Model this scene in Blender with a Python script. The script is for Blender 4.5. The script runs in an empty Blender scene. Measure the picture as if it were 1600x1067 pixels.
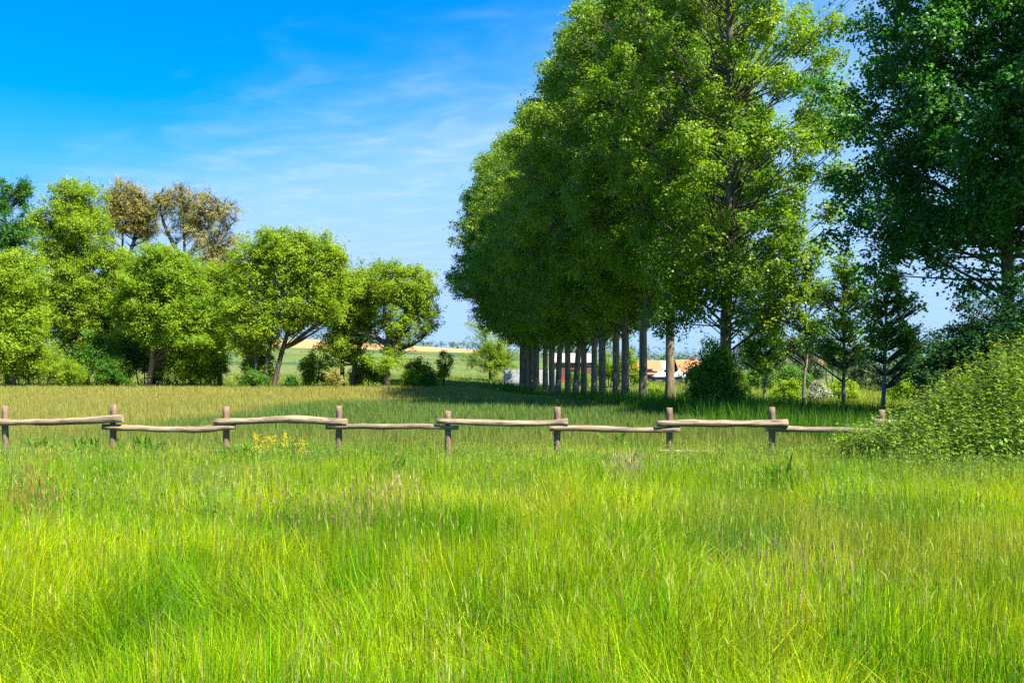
import bpy, math, random
import numpy as np
from mathutils import Vector, Quaternion

# ------------------------------------------------------------------ camera, sky, sun
SC = bpy.context.scene
F = 1600 * 35 / 36.0          # focal length in pixels of the 1600 px wide photograph
HZ = 585.0                    # eye level line
EYE = 1.7
cam_d = bpy.data.cameras.new("camera"); cam_d.lens = 35; cam_d.sensor_width = 36
cam_d.shift_y = (HZ - 533.5) / 1600; cam_d.clip_end = 5000; cam_d.clip_start = 0.1
cam = bpy.data.objects.new("camera", cam_d); SC.collection.objects.link(cam)
cam.location = (0, 0, EYE); cam.rotation_euler = (math.radians(90), 0, 0)
SC.camera = cam

SUN_EL, SUN_AZ = math.radians(54), math.radians(130)      # azimuth clockwise from +Y
sun_vec = Vector((math.sin(SUN_AZ) * math.cos(SUN_EL), math.cos(SUN_AZ) * math.cos(SUN_EL), math.sin(SUN_EL)))
w = bpy.data.worlds.new("World"); SC.world = w; w.use_nodes = True
nt = w.node_tree; nt.nodes.clear()
def N(t, kind, **kw):
    n = t.nodes.new(kind)
    for k, v in kw.items(): setattr(n, k, v)
    return n
def math_n(t, op, a, b=None, c=None, clamp=False):
    n = N(t, 'ShaderNodeMath', operation=op); n.use_clamp = clamp
    for i, v in enumerate((a, b, c)):
        if v is None: continue
        if isinstance(v, (int, float)): n.inputs[i].default_value = v
        else: t.links.new(v, n.inputs[i])
    return n.outputs[0]
sky = N(nt, 'ShaderNodeTexSky', sky_type='NISHITA')
sky.sun_disc = False; sky.sun_elevation = SUN_EL; sky.sun_rotation = SUN_AZ
sky.air_density = 1.0; sky.dust_density = 0.6; sky.ozone_density = 3.0
tc = N(nt, 'ShaderNodeTexCoord')
sep = N(nt, 'ShaderNodeSeparateXYZ'); nt.links.new(tc.outputs['Generated'], sep.inputs[0])
zc = math_n(nt, 'MAXIMUM', sep.outputs[2], 0.02)
px_ = math_n(nt, 'DIVIDE', sep.outputs[0], zc); py_ = math_n(nt, 'DIVIDE', sep.outputs[1], zc)
# thin cirrus lying on a high plane: a veil past a slanted edge, combed by stretched noise
s_ = math_n(nt, 'ADD', math_n(nt, 'MULTIPLY', px_, 0.67), math_n(nt, 'MULTIPLY', py_, 0.74))
along = math_n(nt, 'SUBTRACT', math_n(nt, 'MULTIPLY', px_, 0.74), math_n(nt, 'MULTIPLY', py_, 0.67))
cmb = N(nt, 'ShaderNodeCombineXYZ')
nt.links.new(math_n(nt, 'MULTIPLY', s_, 2.2), cmb.inputs[0]); nt.links.new(math_n(nt, 'MULTIPLY', along, 1.5), cmb.inputs[1])
nz = N(nt, 'ShaderNodeTexNoise'); nz.inputs['Scale'].default_value = 1.7; nz.inputs['Detail'].default_value = 7
nz.inputs['Roughness'].default_value = 0.55; nz.inputs['Distortion'].default_value = 0.5
nt.links.new(cmb.outputs[0], nz.inputs['Vector'])
veil = N(nt, 'ShaderNodeMapRange', interpolation_type='SMOOTHSTEP')
nt.links.new(math_n(nt, 'ADD', s_, math_n(nt, 'MULTIPLY', math_n(nt, 'SUBTRACT', nz.outputs['Fac'], 0.5), 1.0)), veil.inputs['Value'])
veil.inputs['From Min'].default_value = 1.7; veil.inputs['From Max'].default_value = 3.3
wis = N(nt, 'ShaderNodeMapRange', interpolation_type='SMOOTHSTEP')
nt.links.new(nz.outputs['Fac'], wis.inputs['Value']); wis.inputs['From Min'].default_value = 0.42; wis.inputs['From Max'].default_value = 0.75
cfac = math_n(nt, 'MULTIPLY', veil.outputs[0], math_n(nt, 'ADD', math_n(nt, 'MULTIPLY', wis.outputs[0], 0.24), 0.50), clamp=True)
hsv = N(nt, 'ShaderNodeHueSaturation'); hsv.inputs['Saturation'].default_value = 1.6; hsv.inputs['Hue'].default_value = 0.502
nt.links.new(sky.outputs[0], hsv.inputs['Color'])
sp3 = N(nt, 'ShaderNodeSeparateColor'); nt.links.new(hsv.outputs[0], sp3.inputs[0])
cb3 = N(nt, 'ShaderNodeCombineColor')
for ci, (mx_, ds_) in enumerate(((1.3, 1.0), (2.7, 1.35))):
    nt.links.new(math_n(nt, 'MAXIMUM', math_n(nt, 'SMOOTH_MIN', sp3.outputs[ci], mx_, ds_), 0.0), cb3.inputs[ci])
nt.links.new(math_n(nt, 'MAXIMUM', sp3.outputs[2], 4.4), cb3.inputs[2])
mixc = N(nt, 'ShaderNodeMix', data_type='RGBA')
nt.links.new(cfac, mixc.inputs['Factor']); nt.links.new(cb3.outputs[0], mixc.inputs['A'])
mixc.inputs['B'].default_value = (2.5, 3.45, 4.7, 1)
bg = N(nt, 'ShaderNodeBackground'); bg.inputs['Strength'].default_value = 0.075
nt.links.new(mixc.outputs['Result'], bg.inputs['Color'])
wo = N(nt, 'ShaderNodeOutputWorld'); nt.links.new(bg.outputs[0], wo.inputs[0])

sd = bpy.data.lights.new("sun", 'SUN'); sd.energy = 5.0; sd.angle = math.radians(0.5); sd.color = (1.0, 0.95, 0.86)
so = bpy.data.objects.new("sun", sd); SC.collection.objects.link(so)
so.rotation_euler = sun_vec.to_track_quat('Z', 'Y').to_euler(); so.location = (40, -20, 60)
SC.view_settings.view_transform = 'Standard'; SC.view_settings.look = 'None'
SC.view_settings.exposure = 1.72; SC.view_settings.gamma = 1
SC.render.engine = 'CYCLES'
SC.cycles.max_bounces = 10; SC.cycles.diffuse_bounces = 6; SC.cycles.glossy_bounces = 2
SC.cycles.transmission_bounces = 6; SC.cycles.transparent_max_bounces = 4
SC.cycles.use_denoising = False
SC.cycles.sample_clamp_indirect = 6

# ------------------------------------------------------------------ helpers
COL = SC.collection
rng = np.random.default_rng(7)
def tag(o, label=None, cat=None, group=None, kind=None):
    if label: o['label'] = label
    if cat: o['category'] = cat
    if group: o['group'] = group
    if kind: o['kind'] = kind
    return o
def empty(name, loc, rz=0):
    o = bpy.data.objects.new(name, None); COL.objects.link(o); o.location = loc; o.rotation_euler = (0, 0, rz)
    o.empty_display_size = 0.3
    return o
def sstep(a, b, x):
    t = np.clip((x - a) / (b - a), 0, 1); return t * t * (3 - 2 * t)
_lat = np.random.default_rng(99).random((256, 256))
def vnoise(x, y, s=1.0):
    x = np.asarray(x) / s + 1000.3; y = np.asarray(y) / s + 1000.7
    xi = np.floor(x).astype(int); yi = np.floor(y).astype(int); fx = x - xi; fy = y - yi
    fx = fx * fx * (3 - 2 * fx); fy = fy * fy * (3 - 2 * fy)
    a = _lat[xi % 256, yi % 256]; b = _lat[(xi + 1) % 256, yi % 256]
    c = _lat[xi % 256, (yi + 1) % 256]; d = _lat[(xi + 1) % 256, (yi + 1) % 256]
    return (a * (1 - fx) + b * fx) * (1 - fy) + (c * (1 - fx) + d * fx) * fy
def fbm(x, y, s=1.0):
    return (vnoise(x, y, s) * .5 + vnoise(x + 31, y - 17, s / 2.1) * .3 + vnoise(x - 7, y + 53, s / 4.3) * .2)
def row_x(y):                       # lateral place of the poplar row at depth y
    return (25400 - 155 * y) / F
def height(x, y):
    x = np.asarray(x, float); y = np.asarray(y, float)
    h = -0.38 * sstep(9, 20, y)
    h = h + 0.42 * sstep(75, 112, y) * (1 - sstep(-12, 4, x - 0 * y))
    lat = x - row_x(np.minimum(y, 165))
    h = h - 0.75 * sstep(72, 105, y) * (1 - sstep(135, 175, y)) * sstep(-11, -3, lat) * (1 - sstep(8, 22, lat))
    A = np.clip(10 - 0.065 * x, 3.2, 17)
    h = h + A * sstep(135, 400, y) + 0.35 * sstep(110, 140, y)
    h = h + 0.10 * (vnoise(x, y, 6) - .5) * (1 - sstep(20, 24, y)) + 0.12 * (vnoise(x, y, 17) - .5) * sstep(20, 40, y)
    return h
def hz(x, y): return float(height(x, y))
def wx(px, y): return (px - 800) / F * y
def wz(py, y): return EYE + (HZ - py) / F * y

def quad_mesh(name, V, Q, mats, col=None, tint=None, smooth=False, matidx=None):
    me = bpy.data.meshes.new(name)
    V = np.ascontiguousarray(V, np.float32); Q = np.ascontiguousarray(Q, np.int32)
    k = Q.shape[1]; nf = len(Q)
    me.vertices.add(len(V)); me.vertices.foreach_set('co', V.ravel())
    me.loops.add(nf * k); me.loops.foreach_set('vertex_index', Q.ravel())
    me.polygons.add(nf); me.polygons.foreach_set('loop_start', np.arange(0, nf * k, k, dtype=np.int32))
    if matidx is not None: me.polygons.foreach_set('material_index', np.asarray(matidx, np.int32))
    me.polygons.foreach_set('use_smooth', np.full(nf, smooth))
    for m in (mats if isinstance(mats, (list, tuple)) else [mats]): me.materials.append(m)
    if col is not None:
        at = me.attributes.new('Col', 'FLOAT_COLOR', 'POINT')
        c4 = np.ones((len(V), 4), np.float32); c4[:, :3] = col; at.data.foreach_set('color', c4.ravel())
    if tint is not None:
        at = me.attributes.new('tint', 'FLOAT', 'POINT'); at.data.foreach_set('value', np.asarray(tint, np.float32))
    me.update(calc_edges=True)
    return me
def link(name, me, parent=None, loc=None):
    o = bpy.data.objects.new(name, me); COL.objects.link(o)
    if parent: o.parent = parent
    if loc is not None: o.location = loc
    return o
def unit(v): return v / np.maximum(np.linalg.norm(v, axis=-1, keepdims=True), 1e-9)

# ---- materials
def new_mat(name):
    m = bpy.data.materials.new(name); m.use_nodes = True; m.node_tree.nodes.clear()
    return m, m.node_tree
def leaf_mat(name, dark, light, trans=0.38, rough=0.45, spec=0.25, tcol=None):
    m, t = new_mat(name)
    a = N(t, 'ShaderNodeAttribute', attribute_name='tint')
    mx = N(t, 'ShaderNodeMix', data_type='RGBA'); t.links.new(a.outputs['Fac'], mx.inputs['Factor'])
    mx.inputs['A'].default_value = (*dark, 1); mx.inputs['B'].default_value = (*light, 1)
    p = N(t, 'ShaderNodeBsdfPrincipled'); p.inputs['Roughness'].default_value = rough
    p.inputs['Specular IOR Level'].default_value = spec
    t.links.new(mx.outputs['Result'], p.inputs['Base Color'])
    tr = N(t, 'ShaderNodeBsdfTranslucent')
    g = N(t, 'ShaderNodeMix', data_type='RGBA', blend_type='MULTIPLY'); g.inputs['Factor'].default_value = 1
    t.links.new(mx.outputs['Result'], g.inputs['A']); g.inputs['B'].default_value = (*(tcol or (1.9, 1.7, 0.6)), 1)
    t.links.new(g.outputs['Result'], tr.inputs['Color'])
    ms = N(t, 'ShaderNodeMixShader'); ms.inputs[0].default_value = trans
    t.links.new(p.outputs[0], ms.inputs[1]); t.links.new(tr.outputs[0], ms.inputs[2])
    o = N(t, 'ShaderNodeOutputMaterial'); t.links.new(ms.outputs[0], o.inputs[0])
    return m
def blade_mat(name, trans=0.4, rough=0.4, spec=0.4):
    m, t = new_mat(name)
    a = N(t, 'ShaderNodeAttribute', attribute_name='Col')
    p = N(t, 'ShaderNodeBsdfPrincipled'); p.inputs['Roughness'].default_value = rough
    p.inputs['Specular IOR Level'].default_value = spec
    t.links.new(a.outputs['Color'], p.inputs['Base Color'])
    tr = N(t, 'ShaderNodeBsdfTranslucent')
    g = N(t, 'ShaderNodeMix', data_type='RGBA', blend_type='MULTIPLY'); g.inputs['Factor'].default_value = 1
    t.links.new(a.outputs['Color'], g.inputs['A']); g.inputs['B'].default_value = (1.5, 1.45, 0.6, 1)
    t.links.new(g.outputs['Result'], tr.inputs['Color'])
    ms = N(t, 'ShaderNodeMixShader'); ms.inputs[0].default_value = trans
    t.links.new(p.outputs[0], ms.inputs[1]); t.links.new(tr.outputs[0], ms.inputs[2])
    o = N(t, 'ShaderNodeOutputMaterial'); t.links.new(ms.outputs[0], o.inputs[0])
    return m
def rough_mat(name, c1, c2, scale=(6, 6, 1.5), bump=0.5, rough=0.85, dist=0.02, c3=None, ncon=(0.35, 0.65)):
    """mottled solid material in object coordinates: bark, timber, plaster, tiles"""
    m, t = new_mat(name)
    tcn = N(t, 'ShaderNodeTexCoord'); mp = N(t, 'ShaderNodeMapping'); mp.inputs['Scale'].default_value = scale
    t.links.new(tcn.outputs['Object'], mp.inputs['Vector'])
    n1 = N(t, 'ShaderNodeTexNoise'); n1.inputs['Scale'].default_value = 1.0; n1.inputs['Detail'].default_value = 8; n1.inputs['Roughness'].default_value = .65
    t.links.new(mp.outputs[0], n1.inputs['Vector'])
    r = N(t, 'ShaderNodeMapRange'); r.inputs['From Min'].default_value = ncon[0]; r.inputs['From Max'].default_value = ncon[1]
    t.links.new(n1.outputs['Fac'], r.inputs['Value'])
    mx = N(t, 'ShaderNodeMix', data_type='RGBA'); t.links.new(r.outputs[0], mx.inputs['Factor'])
    mx.inputs['A'].default_value = (*c1, 1); mx.inputs['B'].default_value = (*c2, 1)
    out = mx.outputs['Result']
    if c3:
        n2 = N(t, 'ShaderNodeTexNoise'); n2.inputs['Scale'].default_value = 0.35; n2.inputs['Detail'].default_value = 3
        t.links.new(mp.outputs[0], n2.inputs['Vector'])
        r2 = N(t, 'ShaderNodeMapRange'); r2.inputs['From Min'].default_value = .5; r2.inputs['From Max'].default_value = .62
        t.links.new(n2.outputs['Fac'], r2.inputs['Value'])
        m2 = N(t, 'ShaderNodeMix', data_type='RGBA'); t.links.new(r2.outputs[0], m2.inputs['Factor'])
        t.links.new(out, m2.inputs['A']); m2.inputs['B'].default_value = (*c3, 1); out = m2.outputs['Result']
    p = N(t, 'ShaderNodeBsdfPrincipled'); p.inputs['Roughness'].default_value = rough; p.inputs['Specular IOR Level'].default_value = .25
    t.links.new(out, p.inputs['Base Color'])
    b = N(t, 'ShaderNodeBump'); b.inputs['Strength'].default_value = bump; b.inputs['Distance'].default_value = dist
    t.links.new(n1.outputs['Fac'], b.inputs['Height']); t.links.new(b.outputs[0], p.inputs['Normal'])
    o = N(t, 'ShaderNodeOutputMaterial'); t.links.new(p.outputs[0], o.inputs[0])
    return m

M_poplar = leaf_mat('poplar_leaf', (0.060, 0.145, 0.006), (0.240, 0.320, 0.014), 0.42, 0.4, 0.3, (1.5, 1.75, 0.45))
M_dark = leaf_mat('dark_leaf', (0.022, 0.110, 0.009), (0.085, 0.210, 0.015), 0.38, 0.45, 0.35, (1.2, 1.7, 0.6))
M_willow = leaf_mat('willow_leaf', (0.130, 0.240, 0.012), (0.290, 0.390, 0.030), 0.48, 0.55, 0.15)
M_bright = leaf_mat('bright_leaf', (0.105, 0.220, 0.010), (0.260, 0.370, 0.026), 0.48, 0.55, 0.15)
M_brown = leaf_mat('brownish_leaf', (0.250, 0.245, 0.050), (0.460, 0.430, 0.110), 0.45, 0.6, 0.2, (1.2, 1.1, .7))
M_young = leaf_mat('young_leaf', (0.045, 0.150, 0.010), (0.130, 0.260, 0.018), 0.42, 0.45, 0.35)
M_sapling = leaf_mat('sapling_leaf', (0.075, 0.200, 0.014), (0.200, 0.330, 0.030), 0.50, 0.5, 0.25)
M_thicket_shade = leaf_mat('thicket_leaf_painted_shade', (0.008, 0.048, 0.010), (0.024, 0.085, 0.012), 0.25, 0.6, 0.15, (1.2, 1.6, .6))  # leaf green darkened: the shade over the thicket is put into the colour
M_grey = leaf_mat('greyish_leaf', (0.060, 0.110, 0.050), (0.130, 0.190, 0.080), 0.25, 0.6, 0.25, (1.2, 1.2, .8))
M_nettle = leaf_mat('nettle_leaf', (0.050, 0.170, 0.010), (0.190, 0.310, 0.020), 0.34, 0.5, 0.35)
M_blossom = leaf_mat('blossom', (0.20, 0.24, 0.10), (0.60, 0.57, 0.44), 0.25, 0.6, 0.2, (1, 1, .9))
M_yellow = leaf_mat('yellow_petal', (0.50, 0.36, 0.01), (0.72, 0.58, 0.02), 0.3, 0.6, 0.2, (1, 1, .6))
M_bark = rough_mat('poplar_bark', (0.085, 0.062, 0.038), (0.27, 0.19, 0.105), (5, 5, 1.1), 0.9, dist=0.06, c3=(0.11, 0.10, 0.045))
M_barkd = rough_mat('dark_bark', (0.030, 0.024, 0.018), (0.12, 0.095, 0.065), (4, 4, 1), 0.8, dist=0.05)
M_limb = rough_mat('dark_limb_bark', (0.040, 0.034, 0.020), (0.11, 0.095, 0.06), (5, 5, 2), 0.5)  # limbs a darker brown than the poplar trunk bark
M_barkg = rough_mat('grey_bark', (0.09, 0.085, 0.06), (0.24, 0.22, 0.16), (8, 8, 2), 0.6, dist=0.02)
M_wood = rough_mat('weathered_timber', (0.085, 0.056, 0.030), (0.37, 0.28, 0.165), (1.6, 26, 26), 1.0, dist=0.02, c3=(0.15, 0.115, 0.075), ncon=(.38, .58))
M_post = rough_mat('post_timber', (0.085, 0.052, 0.034), (0.25, 0.165, 0.105), (24, 24, 2.0), 1.0, dist=0.02, ncon=(.3, .65))
M_cut = rough_mat('sawn_end', (0.24, 0.17, 0.10), (0.36, 0.27, 0.18), (14, 14, 14), 0.3)
M_grass = blade_mat('grass_blade', 0.38, 0.6, 0.05)
M_wheat = blade_mat('wheat_blade', 0.33, 0.6, 0.12)

# ------------------------------------------------------------------ ground
C_FG = np.array((0.115, 0.185, 0.012)); C_GOLD = np.array((0.240, 0.235, 0.052)); C_GREEN = np.array((0.060, 0.145, 0.026))
def mixc3(a, b, t): t = np.asarray(t)[..., None]; return a * (1 - t) + b * t
def crop_mask(x, y):            # 1 inside the crop field behind the fence
    lat = x - row_x(y)
    return sstep(23.2, 25, y) * (1 - sstep(112, 114, y + 2.5 * (vnoise(x, y, 9) - .5))) * (1 - sstep(-6.0, -4.6, lat + 1.2 * (fbm(x, y, 5) - .5)))
def crop_colour(x, y):
    n = fbm(x, y, 7); n2 = fbm(x * .35, y, 3)
    e = (x + 14.0 + 2.2 * (n - .5)) / 2.6
    far = sstep(62, 80, y + 12 * (n2 - .5) + np.clip(-x, -30, 12) * .7)
    g = sstep(0, 1, e) * (1 - far)
    near = 1 - sstep(25, 38, y + 7 * (n2 - .5))
    c = mixc3(C_GOLD, C_GREEN, g)
    c = mixc3(c, np.array((0.16, 0.19, 0.028)), np.clip(.35 * sstep(.5, .75, n2) * (1 - far), 0, 1))
    c = mixc3(c, np.array((0.145, 0.185, 0.028)), near * .8)
    return c
def fg_colour(x, y):
    n = fbm(x, y, 2.2); n2 = fbm(x + 40, y, 0.9)
    c = mixc3(np.array((0.080, 0.205, 0.002)), np.array((0.270, 0.350, 0.003)), sstep(.3, .7, n))
    c = mixc3(c, np.array((0.045, 0.17, 0.004)), .7 * sstep(.58, .75, n2))
    c = mixc3(c, np.array((0.235, 0.275, 0.035)), .75 * sstep(11, 22, y) * sstep(.35, .6, fbm(x, y + 9, 3)))
    st = sstep(.60, .78, fbm(x * .8 + 70, y * .6, 2.7)); c = mixc3(c, np.array((0.30, 0.285, 0.05)), .45 * st)
    return c
def ground_colour(x, y):
    c = fg_colour(x, y) * .5
    meadow = mixc3(np.array((0.09, 0.18, 0.012)), np.array((0.20, 0.235, 0.03)), fbm(x, y, 12))
    c = mixc3(c, meadow, sstep(24, 30, y) * (1 - crop_mask(x, y)))
    c = mixc3(c, crop_colour(x, y) * .85, crop_mask(x, y))
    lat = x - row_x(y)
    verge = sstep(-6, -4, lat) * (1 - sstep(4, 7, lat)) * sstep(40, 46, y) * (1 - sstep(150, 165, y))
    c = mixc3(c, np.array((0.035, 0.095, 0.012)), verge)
    hill = sstep(118, 128, y)
    band = fbm(x * .25, y, 22)
    hc = mixc3(np.array((0.090, 0.135, 0.028)), np.array((0.042, 0.085, 0.028)), sstep(.5, .56, band)); hc = mixc3(hc, np.array((0.13, 0.13, 0.04)), .7 * sstep(.4, .7, fbm(x, y * .7, 11)))
    c = mixc3(c, hc, hill)
    edge = 296 + 0.35 * (x + 60) + 6 * (vnoise(x, y, 30) - .5)
    tan = sstep(-82, -70, x) * sstep(0, 2, y - edge) * (1 - sstep(-6, -2, x - (-8) - 0 * y)) * (1 - sstep(372, 376, y))
    c = mixc3(c, np.array((0.36, 0.215, 0.085)), tan)
    c = mixc3(c, np.array((0.10, 0.055, 0.028)), sstep(372, 376, y) * (1 - sstep(392, 400, y)) * (x < -8))
    return c
ys = np.concatenate([np.linspace(-12, 30, 120, endpoint=False), np.linspace(30, 175, 190, endpoint=False), np.linspace(175, 430, 120, endpoint=False), np.geomspace(430, 2600, 24)])
us = np.linspace(-1, 1, 300)
gx = np.sign(us) * (np.abs(us) ** 2.2)
Yg, Ug = np.meshgrid(ys, gx, indexing='ij')
Xg = Ug * np.maximum(900, 0)
Zg = height(Xg, Yg)
nY, nX = Yg.shape
V = np.stack([Xg, Yg, Zg], -1).reshape(-1, 3)
i, j = np.meshgrid(np.arange(nY - 1), np.arange(nX - 1), indexing='ij')
Q = np.stack([i * nX + j, i * nX + j + 1, (i + 1) * nX + j + 1, (i + 1) * nX + j], -1).reshape(-1, 4)
gm, t = new_mat('ground_soil_and_sward')
a = N(t, 'ShaderNodeAttribute', attribute_name='Col'); p = N(t, 'ShaderNodeBsdfPrincipled'); p.inputs['Roughness'].default_value = 1; p.inputs['Specular IOR Level'].default_value = .1
gn = N(t, 'ShaderNodeTexNoise'); gn.inputs['Scale'].default_value = 1.3; gn.inputs['Detail'].default_value = 10; gn.inputs['Roughness'].default_value = .75
tcn = N(t, 'ShaderNodeTexCoord'); t.links.new(tcn.outputs['Object'], gn.inputs['Vector'])
mr = N(t, 'ShaderNodeMapRange'); mr.inputs['To Min'].default_value = .45; mr.inputs['To Max'].default_value = 1.55; mr.inputs['From Min'].default_value = .3; mr.inputs['From Max'].default_value = .7
t.links.new(gn.outputs['Fac'], mr.inputs['Value'])
vm = N(t, 'ShaderNodeVectorMath', operation='SCALE'); t.links.new(a.outputs['Color'], vm.inputs[0]); t.links.new(mr.outputs[0], vm.inputs['Scale'])
t.links.new(vm.outputs[0], p.inputs['Base Color'])
bp = N(t, 'ShaderNodeBump'); bp.inputs['Distance'].default_value = .25; bp.inputs['Strength'].default_value = .8
t.links.new(gn.outputs['Fac'], bp.inputs['Height']); t.links.new(bp.outputs[0], p.inputs['Normal'])
o = N(t, 'ShaderNodeOutputMaterial'); t.links.new(p.outputs[0], o.inputs[0])
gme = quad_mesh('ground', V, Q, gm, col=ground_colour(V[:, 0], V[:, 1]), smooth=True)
tag(link('ground', gme), kind='structure')

# ------------------------------------------------------------------ grass
def blades(P, h, wd, bend, az, col, segs=3, tipw=.08, twist=None, curl=1.0, bulge=0.0):
    """P (n,3) bases -> verts, quads, colours of ribbon blades"""
    n = len(P); t = np.linspace(0, 1, segs + 1)[None, :]
    d = np.stack([np.cos(az), np.sin(az), 0 * az], -1)
    tw = az + np.pi / 2 + (rng.uniform(-1.2, 1.2, n) if twist is None else twist)
    s = np.stack([np.cos(tw), np.sin(tw), 0 * tw], -1)
    up = h[:, None] * t * (1 - .35 * bend[:, None] * t * curl)
    out = (h * bend)[:, None] * t ** 2
    c = P[:, None, :] + d[:, None, :] * out[..., None]; c = c + np.array([0, 0, 1.0]) * up[..., None]
    ww = wd[:, None] * np.maximum((1 - t ** 1.5) * (1 + bulge * np.sin(np.pi * t)), tipw) * .5
    L = c - s[:, None, :] * ww[..., None]; R = c + s[:, None, :] * ww[..., None]
    Vv = np.stack([L, R], 2).reshape(-1, 3)
    b0 = (np.arange(n) * 2 * (segs + 1))[:, None] + 2 * np.arange(segs)[None, :]
    Qv = np.stack([b0, b0 + 1, b0 + 3, b0 + 2], -1).reshape(-1, 4)
    cc = np.repeat(col, 2 * (segs + 1), 0)
    return Vv, Qv, cc
def join(parts):
    Vs, Qs, Cs, off = [], [], [], 0
    for v, q, c in parts:
        Vs.append(v); Qs.append(q + off); Cs.append(c); off += len(v)
    return np.concatenate(Vs), np.concatenate(Qs), np.concatenate(Cs)
def scatter(y0, y1, n, power, margin=1.12, pad=1.0):
    """points in the view wedge, density falling as y**-power per square metre"""
    e = 2 - power
    u = rng.random(n); y = (y0 ** e + u * (y1 ** e - y0 ** e)) ** (1 / e) if abs(e) > 1e-6 else y0 * (y1 / y0) ** u
    hw = 0.515 * y * margin + pad
    return rng.uniform(-1, 1, n) * hw, y
def vary(col, s=.25, hue=.15):
    n = len(col); k = np.exp(rng.normal(0, s, n))[:, None]
    hshift = rng.normal(0, hue, n)[:, None]
    return np.clip(col * k * np.concatenate([1 + hshift, np.ones((n, 1)), 1 - hshift], 1), 0.002, .9)

parts = []
x, y = scatter(1.6, 7, 105000, 0.3, 1.15, .6)
x2, y2 = scatter(7, 24.5, 360000, 1.35, 1.12, 1.5)
x = np.concatenate([x, x2]); y = np.concatenate([y, y2]); n = len(x)
clump = fbm(x, y, 1.1); clump2 = vnoise(x + 9, y, .35)
hgt = (0.22 + 0.50 * clump + .20 * clump2) * rng.uniform(.6, 1.15, n)
hgt *= 1 - .12 * sstep(15, 21, y) 
wd = rng.uniform(.003, .0085, n) * (1 + .75 * sstep(5, 22, y))
bend = np.abs(rng.normal(.12, .22, n)) + .5 * sstep(.55, .8, vnoise(x, y, 1.7)) * rng.random(n)
azf = 2 * np.pi * vnoise(x, y, 2.6) * 1.4 + rng.normal(0, 1.3, n)
col = vary(fg_colour(x, y), .45, .20)
dry = rng.random(n) < .05; col[dry] = np.array((.36, .29, .13)) * rng.uniform(.7, 1.2, (dry.sum(), 1))
P = np.stack([x, y, height(x, y) - .02], -1)
# darker lush tussocks and yellow ones
tus = vnoise(x + 3, y * .8, .55) * vnoise(x, y, 2.1)
col[tus > .52] *= np.array((.50, .82, .8)); hgt[tus > .5] *= 1.12
parts.append(blades(P, hgt, wd, bend, azf, col, 3))
# flowering stalks: thin stem, spindle head
def stalks(x, y, h, cstem, chead, hl=.06, hw=.0032, bend=None):
    n = len(x); P = np.stack([x, y, height(x, y)], -1); az = rng.uniform(0, 6.283, n)
    bend = np.abs(rng.normal(.12, .12, n)) if bend is None else bend
    ws = .0022 * (1 + .12 * y)
    s = blades(P, h, ws, bend, az, np.broadcast_to(cstem, (n, 3)) * rng.uniform(.7, 1.2, (n, 1)), 3, tipw=.6)
    d = np.stack([np.cos(az), np.sin(az), 0 * az], -1)
    T = P + d * (h * bend)[:, None] + np.array([0, 0, 1.]) * (h * (1 - .35 * bend))[:, None] - np.array([0, 0, .01])
    hd = blades(T, hl * rng.uniform(.6, 1.4, n), hw * rng.uniform(.7, 1.3, n) * (1 + .04 * y), np.clip(bend * 1.8, 0, 1.2), az, np.broadcast_to(chead, (n, 3)) * rng.uniform(.7, 1.3, (n, 1)), 3, tipw=.2, bulge=1.2)
    return [s, hd]
x, y = scatter(2.6, 24, 12000, 1.0); k = fbm(x, y, 3) > .40; x, y = x[k], y[k]
parts += stalks(x, y, rng.uniform(.55, .80, len(x)) * (1 - .2 * sstep(15, 21, y)), (.20, .30, .015), (.34, .36, .08))
def patch(px0, px1, py0, py1, n, g=.45):        # scatter over a stretch of meadow, given by where its top shows
    px = rng.normal((px0 + px1) / 2, (px1 - px0) / 3, n); py = rng.uniform(py0, py1, n)
    y = (EYE - g) * F / (py - HZ); return wx(px, y), y
bb = 26000; x, y = scatter(2.2, 23, bb, 1.1); cb = vary(fg_colour(x, y) * np.array((1.2, 1.1, 1.5)), .3, .12); cb[::5] = cb[::5] * .3 + np.array((.34, .34, .07)) * .7  # bent blades painted lighter to stand in for highlights, some much paler
parts.append(blades(np.stack([x, y, height(x, y) + .02], -1), rng.uniform(.4, .62, bb) * (.75 + .5 * fbm(x, y, 1.1)), rng.uniform(.007, .014, bb), rng.uniform(.35, 1.1, bb), rng.uniform(0, 6.28, bb), cb, 5, bulge=.3))
for a_ in ((585, 645, 772, 795, 80, (.24, .24, .05), (.50, .32, .20)), (500, 600, 785, 835, 150, (.22, .19, .05), (.28, .20, .09)), (1140, 1330, 900, 975, 60, (.2, .17, .07), (.26, .16, .12)),
           (960, 1010, 725, 745, 120, (.3, .24, .12), (.45, .28, .22)), (330, 480, 760, 830, 90, (.22, .20, .05), (.32, .25, .11)),
           (20, 90, 740, 830, 130, (.22, .14, .05), (.25, .13, .05))):
    x, y = patch(*a_[:5]); parts += stalks(x, y, rng.uniform(.55, .78, len(x)), a_[5], a_[6], .08, .0045)
# orange-brown dry leaves and small docks in the sward
V, Q, C = join(parts)
ob = link('meadow_grass', quad_mesh('meadow_grass', V, Q, M_grass, col=C))
tag(ob, 'tall bright green meadow grass filling the foreground up to the fence', 'grass', kind='stuff')

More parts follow.
